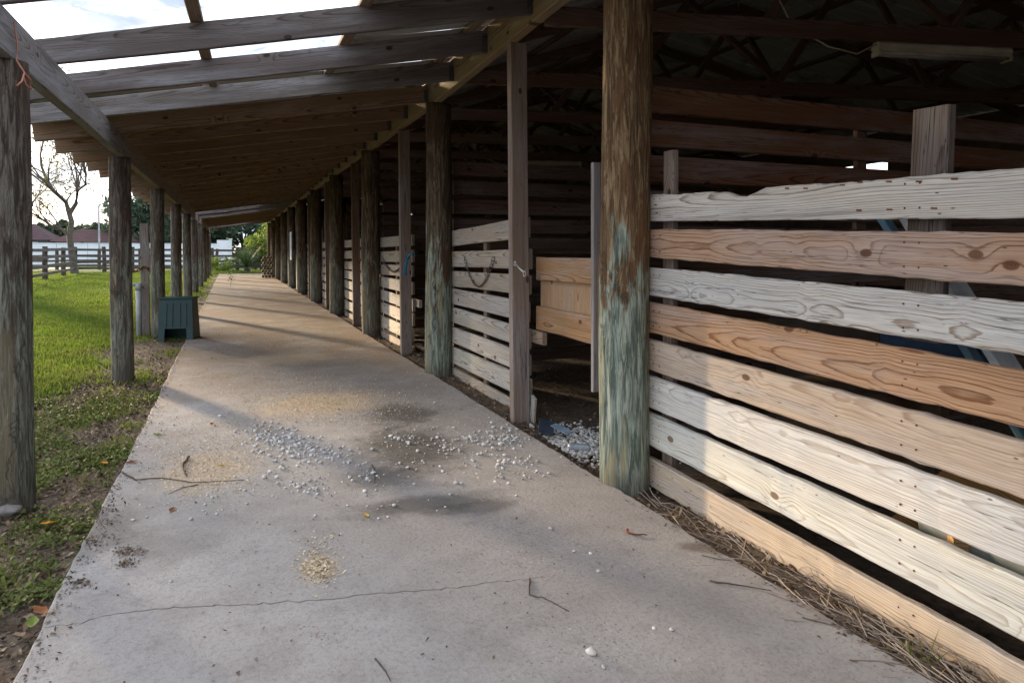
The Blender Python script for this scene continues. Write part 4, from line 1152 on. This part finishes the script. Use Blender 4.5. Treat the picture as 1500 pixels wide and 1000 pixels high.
# ---- odds and ends in the near stall
def slab_thing(name, label, cat, c, size, rot, col, rough=.7, mat=None, bev=.006):
    m = MB(); a, b, d = [s / 2 for s in size]; m.box((-a, -b, -d), (a, b, d))
    Mx = Matrix.Translation(c) @ Matrix.Rotation(R(rot[2]), 4, 'Z') @ Matrix.Rotation(R(rot[1]), 4, 'Y') @ Matrix.Rotation(R(rot[0]), 4, 'X')
    o = m.build(name, mat or plain(name + '_paint', col, rough, .25, 7), None, Mx)
    b_ = o.modifiers.new('b', 'BEVEL'); b_.width = bev; b_.segments = 2
    o.color = (*col, 1)
    return tag(o, label, cat)
slab_thing('painted_plank', 'white and blue painted plank leaning behind the near stall front, right', 'plank', gx(1432, 470, 2.72), (1.30, .16, .03), (0, 58, -80), (.55, .57, .58))
slab_thing('painted_plank', 'flaking blue-grey plank leaning beside the white one inside the near stall', 'plank', gx(1386, 462, 2.80), (1.15, .07, .03), (0, 57, -80), (.14, .25, .32))
slab_thing('plastic_tub', 'dark blue plastic tub in the near stall behind the fourth gap', 'tub', gx(1375, 530, 2.98), (.42, .40, .34), (0, 8, 20), (.012, .045, .10), .4, bev=.05)
cb = slab_thing('cardboard_box', 'brown cardboard box with upside-down lettering inside the near stall', 'box', (2.92, 2.50, 0.55), (.46, .55, .36), (0, 0, 4), (.20, .13, .08), .85)
cu = bpy.data.curves.new('lettering', 'FONT'); cu.body = 'MART'; cu.size = .15; cu.align_x = 'CENTER'; cu.align_y = 'CENTER'; cu.extrude = .0008
cu.materials.append(plain('black_ink', (.012, .011, .01), .7)); tmp = bpy.data.objects.new('tmp', cu); to = bpy.data.objects.new('lettering', bpy.data.meshes.new_from_object(tmp)); bpy.data.objects.remove(tmp); COL.objects.link(to); to.parent = cb; to['kind'] = 'stuff'
to.matrix_basis = Matrix.Translation((-.2315, .02, .06)) @ Matrix.Rotation(R(-90), 4, 'Z') @ Matrix.Rotation(R(90), 4, 'X') @ Matrix.Rotation(R(180), 4, 'Z')
def block(px, py, X, size, rot, label):
    c = gx(px, py, X); L = size[0]
    o = link('timber_block', board_mesh(size[0], size[1], size[2], 2, M_WOOD, 55), None, Matrix.Translation(c) @ Matrix.Rotation(R(rot[2]), 4, 'Z') @ Matrix.Rotation(R(rot[1]), 4, 'Y') @ Matrix.Rotation(R(rot[0]), 4, 'X'))
    o.color = (.78, .45, .16, 1); tag(o, label, 'timber')
block(1436, 722, 2.56, (.26, .20, .05), (12, 20, -75), 'fresh orange sawn timber offcut seen through the fifth gap of the near stall')
block(1358, 792, 2.54, (.28, .18, .05), (14, 16, -80), 'fresh orange sawn timber offcut lower down behind the near stall front')
block(1402, 822, 2.48, (.05, .09, .20), (0, 0, -40), 'upright fresh timber offcut under the orange one in the near stall')
slab_thing('metal_sheet', 'pale grey-green metal sheet leaning low behind the near stall front', 'sheet', gx(1470, 838, 2.50), (.02, .62, .34), (0, -10, 0), (.33, .36, .33), .5)
slab_thing('junk_board', 'dark old board leaning in the near stall behind the lettered box', 'board', (3.3, 2.9, .55), (.03, .9, .9), (0, -15, 10), (.09, .07, .055))
# doorway rubbish
slab_thing('plastic_scrap', 'bluish clear plastic strip lying on the gravel heap in the doorway', 'plastic', gz(823, 628, 0.02), (.06, .22, .008), (6, -12, 10), (.16, .22, .28), .3, bev=.002)
slab_thing('plastic_bottle_scrap', 'crushed clear plastic packaging at the front of the gravel heap', 'plastic', gz(848, 654, 0.02), (.16, .07, .04), (0, 5, -20), (.34, .38, .42), .25, bev=.015)
slab_thing('plastic_scrap', 'dark plastic sheet scrap behind the gravel heap in the doorway', 'plastic', gz(800, 625, 0.01), (.12, .25, .01), (10, 10, -25), (.045, .06, .08), .4, bev=.002)

# far wall: white notice board, vine-covered stack
slab_thing('notice_board', 'narrow white notice board on the far barn wall', 'notice board', (2.10, 27.0, 1.58), (.03, .62, 1.05), (0, 0, 0), (.62, .64, .66))

# ------------------------------------------------------------------ beyond: paddock fence, trees, buildings
M_FENCE = wood_material('fence_timber', knots=False, weather=.6)
def rail_fence(label, pts, h=1.62, rails=4, group='paddock rail fences'):
    e = empty('rail_fence', (pts[0][0], pts[0][1], 0)); tag(e, label, 'fence', group)
    q = random.Random(len(pts) * 3 + 1); col = (.20, .165, .14)
    for (x, y) in pts:
        g0 = float(ground_z(x, y))
        m = MB(); hh = h * q.uniform(.97, 1.05); m.tube([(x, y, g0 - .2), (x + q.gauss(0, .012), y, g0 + hh * .5), (x + q.gauss(0, .02), y, g0 + hh)], [.12, .115, .11], 9)
        o = m.build('post', M_POLE, e, smooth=False); o.color = (.12, .10, .08, .1)
    for (x0, y0), (x1, y1) in zip(pts[:-1], pts[1:]):
        for i in range(rails):
            z = float(ground_z((x0 + x1) / 2, (y0 + y1) / 2)) + h * (.20 + .235 * i)
            d = Vector((x1 - x0, y1 - y0, 0)).normalized(); nrm = Vector((d.y, -d.x, 0)) * .13
            board('rail', Vector((x0, y0, z + q.gauss(0, .02))) + nrm, Vector((x1, y1, z + q.gauss(0, .02))) + nrm, .14, .04, (0, 0, 1), (.11, .09, .075), M_BARN, parent=e)
rail_fence('dark timber rail fence running away along the left of the lawn', [(-7.6, 24.5), (-7.85, 29.2), (-8.05, 33.9), (-8.2, 38.6), (-8.42, 43.6), (-8.9, 49.0)])
rail_fence('timber rail fence crossing the far side of the lawn', [(-8.9 + 1.55 * k, 49.3 + .1 * k) for k in range(0, 12)])
rail_fence('pale rail fence beyond the track, behind the lawn fence', [(-14 + 2.6 * k, 57.0) for k in range(0, 9)], 1.5, 3)

def leaves_mesh(name, C, size, mat, seed=0, flat=False):
    r_ = np.random.RandomState(seed); n = len(C)
    u = r_.normal(0, 1, (n, 3)); u /= np.linalg.norm(u, axis=1)[:, None]
    w = r_.normal(0, 1, (n, 3)); v = np.cross(u, w); v /= np.linalg.norm(v, axis=1)[:, None]
    s = r_.uniform(size[0], size[1], n)[:, None]
    V = np.stack([C - u * s, C + v * s * .45, C + u * s, C - v * s * .45], 1).reshape(-1, 3)
    return np_mesh(name, V, np.arange(4 * n).reshape(n, 4), mat)
M_BARK = plain('bark', (.10, .085, .068), .9, .35, 7, bump=.6)
M_LF = {
 'dark': varied('leaves_dark', [(.035, .055, .03), (.06, .085, .045), (.085, .115, .06), (.05, .07, .04)], .6, .25),
 'mid': varied('leaves_mid', [(.035, .065, .02), (.06, .10, .03), (.09, .13, .04), (.05, .08, .025)], .6, .3),
 'lime': varied('leaves_lime', [(.10, .16, .02), (.17, .24, .035), (.24, .29, .05), (.12, .18, .03)], .6, .4),
 'sparse': varied('leaves_sparse', [(.10, .12, .03), (.16, .16, .05), (.08, .10, .025), (.20, .15, .06)], .6, .35),
 'blue': varied('leaves_blue', [(.045, .075, .05), (.07, .11, .07), (.095, .14, .085), (.06, .09, .06)], .7, .2)}
def crown_tree(label, x, y, h, rx, rz, kind, n=2600, ls=(.12, .3), cat='tree', name='tree', group='trees beyond the paddock', trunk_h=None, seed=None):
    q = np.random.RandomState(seed if seed is not None else int(abs(x * 13 + y * 7)) % 9999)
    g0 = 0.0
    e = empty(name, (x, y, g0)); tag(e, label, cat, group)
    th = trunk_h if trunk_h is not None else h - rz * 1.1
    m = MB(); m.tube([(x, y, g0 - .2), (x + q.normal(0, .05), y, g0 + th * .5), (x + q.normal(0, .1), y, g0 + max(th, .3) + rz * .4)], [h * .028 + .03, h * .022 + .02, h * .012], 8)
    for i in range(7):
        a = q.uniform(0, 6.28); m.tube([(x, y, g0 + th * q.uniform(.6, 1.05)), (x + math.cos(a) * rx * .5, y + math.sin(a) * rx * .5, g0 + th + rz * q.uniform(.2, .8)), (x + math.cos(a) * rx * .85, y + math.sin(a) * rx * .85, g0 + th + rz * q.uniform(.4, 1.2))], [h * .012, h * .007, .01], 5)
    m.build('trunk', M_BARK, e, smooth=True)
    cz = g0 + h - rz
    nl = 26; L = q.normal(0, 1, (nl, 3)); L /= np.linalg.norm(L, axis=1)[:, None]; L *= q.uniform(.45, .92, (nl, 1)) * np.array([rx, rx, rz])
    C = []
    for c in L:
        k = n // nl; d = q.normal(0, 1, (k, 3)); d /= np.linalg.norm(d, axis=1)[:, None]; d *= q.uniform(.35, 1.0, (k, 1)) ** .6 * np.array([rx, rx, rz]) * q.uniform(.26, .42)
        C.append(c + d)
    C = np.concatenate(C) + np.array([x, y, cz]); C[:, 2] = np.maximum(C[:, 2], g0 + .05)
    link('crown', leaves_mesh('crown', C, ls, M_LF[kind], int(q.randint(9999))), e)
    return e

# the bare-branched tree by the fence
TX, TY = -8.85, 47.6
tree = empty('tree', (TX, TY, 0)); tag(tree, 'nearly bare forked tree by the corner of the rail fence', 'tree')
qt = random.Random(4); tm = MB(); tips = []
def limb(p, d, L, r, depth):
    n = 5; pts_ = [p]; rad = [r]; d = d.normalized()
    for i in range(n):
        d = (d + Vector((qt.gauss(0, .16), qt.gauss(0, .16), qt.gauss(.03, .10)))).normalized()
        pts_.append(pts_[-1] + d * (L / n)); rad.append(max(.006, r * (1 - .62 * (i + 1) / n)))
    tm.tube(pts_, rad, 7 if depth < 2 else 4, False)
    if depth >= 4: tips.extend(pts_[2:]); return
    for i in range(3 if depth < 2 else 3):
        k = qt.randint(2, n); nd = (d + Vector((qt.gauss(0, .7), qt.gauss(0, .7), qt.gauss(.05, .45)))).normalized()
        limb(pts_[k], nd, L * qt.uniform(.5, .75), rad[k] * .72, depth + 1)
P_ = lambda px, py: gy(px, py, TY)
tm.tube([P_(110, 409), P_(109, 395), P_(105, 370), P_(102, 345), P_(105, 325), P_(101, 311)], [.27, .22, .18, .165, .15, .135], 10, False)
for chain_, r in (([(101, 311), (96, 296), (80, 280), (70, 268), (58, 252)], .14), ([(102, 313), (112, 298), (119, 281), (120, 268), (130, 258)], .13), ([(101, 346), (90, 336), (72, 330), (55, 318), (46, 312), (38, 300)], .10)):
    pp = [P_(*c) for c in chain_]; pp = [p + Vector((0, qt.gauss(0, .3) * i, 0)) for i, p in enumerate(pp)]
    tm.tube(pp, [r * (1 - .13 * i) for i in range(len(pp))], 8, False)
    for i in range(1, len(pp)):
        for _ in range(2):
            d = (pp[i] - pp[i - 1]).normalized() + Vector((qt.gauss(0, .6), qt.gauss(0, .8), qt.gauss(.35, .4)))
            limb(pp[i], d, qt.uniform(1.6, 3.2), r * (.55 - .06 * i), 2)
    limb(pp[-1], (pp[-1] - pp[-2]) + Vector((0, 0, .1)), 4.2, r * .55, 1)
tm.build('trunk', M_BARK, tree, smooth=True)
rl = np.random.RandomState(3); tp = np.array([tuple(t) for t in tips]); C = tp[rl.randint(0, len(tp), 2600)] + rl.normal(0, .22, (2600, 3))
link('crown', leaves_mesh('crown', C, (.05, .12), M_LF['sparse'], 2), tree)
# closer tree overhanging at the upper left
crown_tree('thin-leaved tall tree left of the lawn, its leaves showing above the eave beam', -7.75, 27.0, 12.2, 1.7, 2.4, 'sparse', 1900, (.05, .12), trunk_h=8.5)
crown_tree('unseen leafy tree added left of the lawn to shade the near walkway', -8.75, 21.5, 8.8, 1.95, 3.7, 'mid', 7000, (.07, .15), trunk_h=2.0)  # out of view, added to keep the low sun off the near walkway
crown_tree('unseen round-topped tree added by the paddock fence to shade the second stall front', -10.7, 35.0, 7.4, 1.5, 1.7, 'mid', 6000, (.07, .15), trunk_h=4.6)  # out of view, added so its crown dapples the second stall front

for i, (px, Y, h, rx, rz, kind, lab) in enumerate((
    (62, 92, 4.5, 2.8, 1.7, 'dark', 'round dark evergreen behind the white wall, left of the bare tree'),
    (84, 100, 4.9, 2.2, 1.7, 'dark', 'small dark tree just left of the bare tree trunk, behind the wall'),
    (130, 96, 4.5, 3.2, 1.8, 'dark', 'dense dark evergreen right of the bare tree'),
    (151, 92, 4.6, 2.6, 1.8, 'dark', 'dark evergreen next to the second eave post'),
    (214, 96, 5.0, 4.4, 2.1, 'mid', 'broad grey-green tree between the second and third eave posts'),
    (246, 110, 5.4, 3.8, 2.2, 'dark', 'dark tree just right of the third eave post'),
    (272, 104, 5.0, 3.4, 2.0, 'mid', 'greyish tree glimpsed between the far eave posts'))):
    b = gy(px, 366, Y)
    crown_tree(lab, b.x, Y, h, rx, rz, kind, 2600, (.22, .5))
for i, (X, Y, h, rx, rz, kind, lab) in enumerate((
    (-3.5, 78, 8, 4.0, 4.2, 'blue', 'blue-green tree at the left of the gap past the walkway end'),
    (1.2, 84, 9.5, 4.2, 4.6, 'blue', 'tall blue-green tree closing the view past the walkway'),
    (5.0, 80, 8.5, 4.0, 4.4, 'blue', 'blue-green tree right of the tall one past the walkway'),
    (-8.5, 86, 8.5, 4.5, 4.2, 'blue', 'blue-green tree seen between the farthest eave posts'),
    (9.5, 78, 8.5, 4.0, 4.2, 'mid', 'mid green tree behind the far barn end'))):
    crown_tree(lab, X, Y, h, rx, rz, kind, 4200, (.2, .45), trunk_h=1.6)
crown_tree('yellow-green leafy shrub right of the palm at the walkway end', 2.6, 49.0, 3.9, 1.5, 1.8, 'lime', 2600, (.07, .16), 'shrub', 'shrub', 'shrubs at the walkway end', .4)
crown_tree('low dark green bush behind the palm at the walkway end', 1.5, 50.5, 2.2, 1.2, 1.0, 'mid', 1800, (.06, .14), 'shrub', 'shrub', 'shrubs at the walkway end', .3)
crown_tree('low sunny bush left of the palm at the walkway end', -0.5, 48.3, 1.0, 1.0, .55, 'lime', 1200, (.05, .11), 'shrub', 'shrub', 'shrubs at the walkway end', .1)

# palm
pl = empty('palm', (0.95, 46.2, 0)); tag(pl, 'spiky low palm with arching fronds at the walkway end', 'palm')
m = MB(); m.tube([(0.95, 46.2, -.1), (0.95, 46.2, .35)], [.22, .18], 10); m.build('stem', M_BARK, pl)
qf = random.Random(6); M_FR = varied('palm_fronds', [(.03, .06, .02), (.06, .10, .03), (.09, .14, .045)], .5, .2)
for k in range(30):
    a = k * 2.399; el = qf.uniform(.25, 1.35); L = qf.uniform(1.1, 1.9); fm_ = MB()
    p = Vector((0.95, 46.2, .32)); d = Vector((math.cos(a) * math.cos(el), math.sin(a) * math.cos(el), math.sin(el))); rach = [p]
    for i in range(8):
        d = (d - Vector((0, 0, .07))).normalized(); rach.append(rach[-1] + d * L / 8)
    fm_.tube(rach, [.014] * 9, 4, False)
    sd_ = d.cross(Vector((0, 0, 1))).normalized()
    for i in range(1, 9):
        for h_ in (0, .5):
            c = rach[i - 1].lerp(rach[i], h_); ll = .34 * math.sin(math.pi * min(.97, (i + h_) / 9.5)) + .08; dd = (rach[i] - rach[i - 1]).normalized()
            for s in (-1, 1):
                tip = c + sd_ * s * ll + dd * ll * .7 + Vector((0, 0, .06))
                fm_.add([c - dd * .018, c + dd * .018, tip], [(0, 1, 2)])
    fm_.build('frond', M_FR, pl)

# white wall with house behind
ww = empty('white_wall', (-20, 75, 0)); tag(ww, 'long low white panelled wall beyond the paddock', 'wall')
M_WW = plain('white_wall_paint', (.62, .66, .70), .7, .08, .6)
for k in range(16):
    m = MB(); m.box((-40 + 2.5 * k, 75, 0), (-37.54 + 2.5 * k, 75.12, 2.05)); m.build('panel', M_WW, ww)
m = MB(); m.box((-40, 74.96, 2.051), (0, 75.16, 2.11)); m.build('coping', M_WW, ww)
def house(label, x0, x1, y0, y1, wall_h, ridge, wcol, rcol):
    e = empty('house', ((x0 + x1) / 2, (y0 + y1) / 2, 0)); tag(e, label, 'house')
    m = MB(); m.box((x0, y0, -.1), (x1, y1, wall_h)); m.build('wall', plain('house_wall_%d' % int(x0), wcol, .8, .1, .5), e)
    m = MB(); ym = (y0 + y1) / 2; o_ = .6; hx = min(3, (x1 - x0) * .2)
    m.add([(x0 - o_, y0 - o_, wall_h + .002), (x1 + o_, y0 - o_, wall_h + .002), (x1 + o_, y1 + o_, wall_h + .002), (x0 - o_, y1 + o_, wall_h + .002), (x0 + hx, ym, ridge), (x1 - hx, ym, ridge)],
          [(0, 1, 5, 4), (1, 2, 5), (2, 3, 4, 5), (3, 0, 4), (3, 2, 1, 0)])
    rf = m.build('roof', plain('house_roof_%d' % int(x0), rcol, .85, .2, 1.5), e)
    for k in range(4):
        xx = x0 + (x1 - x0) * (k + .6) / 4.4
        m = MB(); m.box((xx, y0 - .04, 1.0), (xx + 1.1, y0 - .002, 2.2)); w = m.build('window', plain('far_glass', (.05, .06, .08), .2) if 'far_glass' not in bpy.data.materials else bpy.data.materials['far_glass'], e)
        m = MB(); m.box((xx - .08, y0 - .06, .92), (xx + 1.18, y0 - .041, .99)); m.box((xx - .08, y0 - .06, 2.21), (xx + 1.18, y0 - .041, 2.28)); m.build('frame', M_WW, w)
    return rf
house('low house with a dark red hipped roof behind the white wall, far left', -29, -17.5, 84, 93, 2.5, 4.3, (.16, .15, .16), (.06, .032, .033))
house('small house with a brownish red roof behind the wall by the bare tree', -16.4, -9.5, 82, 90, 2.3, 3.7, (.2, .18, .18), (.075, .036, .034))
# lamp pole
p = gy(146, 395, 66); m = MB(); pe = empty('pole', (p.x, 66, 0)); tag(pe, 'tall thin grey pole standing before the white wall', 'pole')
top = gy(146, 304, 66).z
m.tube([(p.x, 66, -.1), (p.x, 66, top)], [.09, .055], 8); m.build('shaft', plain('pole_grey', (.30, .32, .35), .6), pe)
m = MB(); m.tube([(p.x, 66, top), (p.x, 66, top + .12)], [.10, .03], 8); m.build('cap', bpy.data.materials['pole_grey'], pe)

# white sign boards past the walkway end
M_SGN = plain('sign_white', (.62, .66, .70), .6, .06, 2)
def sign(label, X, Y, z0, z1, w):
    e = empty('sign', (X, Y, 0)); tag(e, label, 'sign')
    m = MB(); m.box((X - w / 2, Y, z0), (X + w / 2, Y + .04, z1)); m.build('panel', M_SGN, e)
    for s in (-.8, .8):
        m = MB(); m.box((X + s * w / 2 - .05, Y + .041, -.1), (X + s * w / 2 + .05, Y + .12, z1 - .05)); m.build('post', M_SGN, e)
sign('white rectangular sign past the walkway end, left of the palm', -0.55, 60.0, 1.35, 2.25, .95)
m = MB(); p = gy(338, 388, 56); pe = empty('white_post', (p.x, 56, 0)); tag(pe, 'upright white post beside the sign past the walkway end', 'post')
m.box((p.x - .1, 55.9, -.1), (p.x + .1, 56.1, 2.25)); m.build('shaft', M_SGN, pe); m = MB(); m.box((p.x - .14, 55.86, 2.251), (p.x + .14, 56.14, 2.31)); m.build('cap', M_SGN, pe)

# stack of cut logs at the far end of the walkway
ql = random.Random(9); lc = 0
for row in range(8):
    for k in range(4 if row % 2 == 0 else 3):
        x = 1.52 + .16 * k + (.08 if row % 2 else 0); z = .08 + row * .137; r = ql.uniform(.066, .078)
        m = MB(); L = ql.uniform(.36, .44)
        m.tube([(x, 37.2 + ql.uniform(-.03, .03), z), (x, 37.2 + L, z)], [r, r], 9)
        o = m.build('log', M_POLE); o.color = (.26, .19, .13, .1)
        pos_ = ['leftmost', 'second', 'third', 'rightmost'][k] if row % 2 == 0 else ['leftmost', 'middle', 'rightmost'][k]
        tag(o, 'cut log at the far barn wall, %s in layer %s from the ground' % (pos_, ['one', 'two', 'three', 'four', 'five', 'six', 'seven', 'eight'][row]), 'log', 'logs stacked at the far barn wall')
# seedling in a slab joint
m = MB(); s0 = gz(338, 420)
m.tube([s0, s0 + Vector((.01, 0, .3)), s0 + Vector((-.02, 0, .62))], [.006, .005, .003], 5)
sp = m.build('seedling', plain('seedling_stem', (.10, .12, .04), .8)); tag(sp, 'single thin weed seedling growing from a joint in the far walkway', 'plant')
C = np.array([[s0.x + rl.normal(0, .07), s0.y + rl.normal(0, .07), .2 + .5 * rl.rand()] for _ in range(28)])
lo_ = link('leaf', leaves_mesh('leaf', C, (.03, .06), M_LF['mid'], 5), sp)
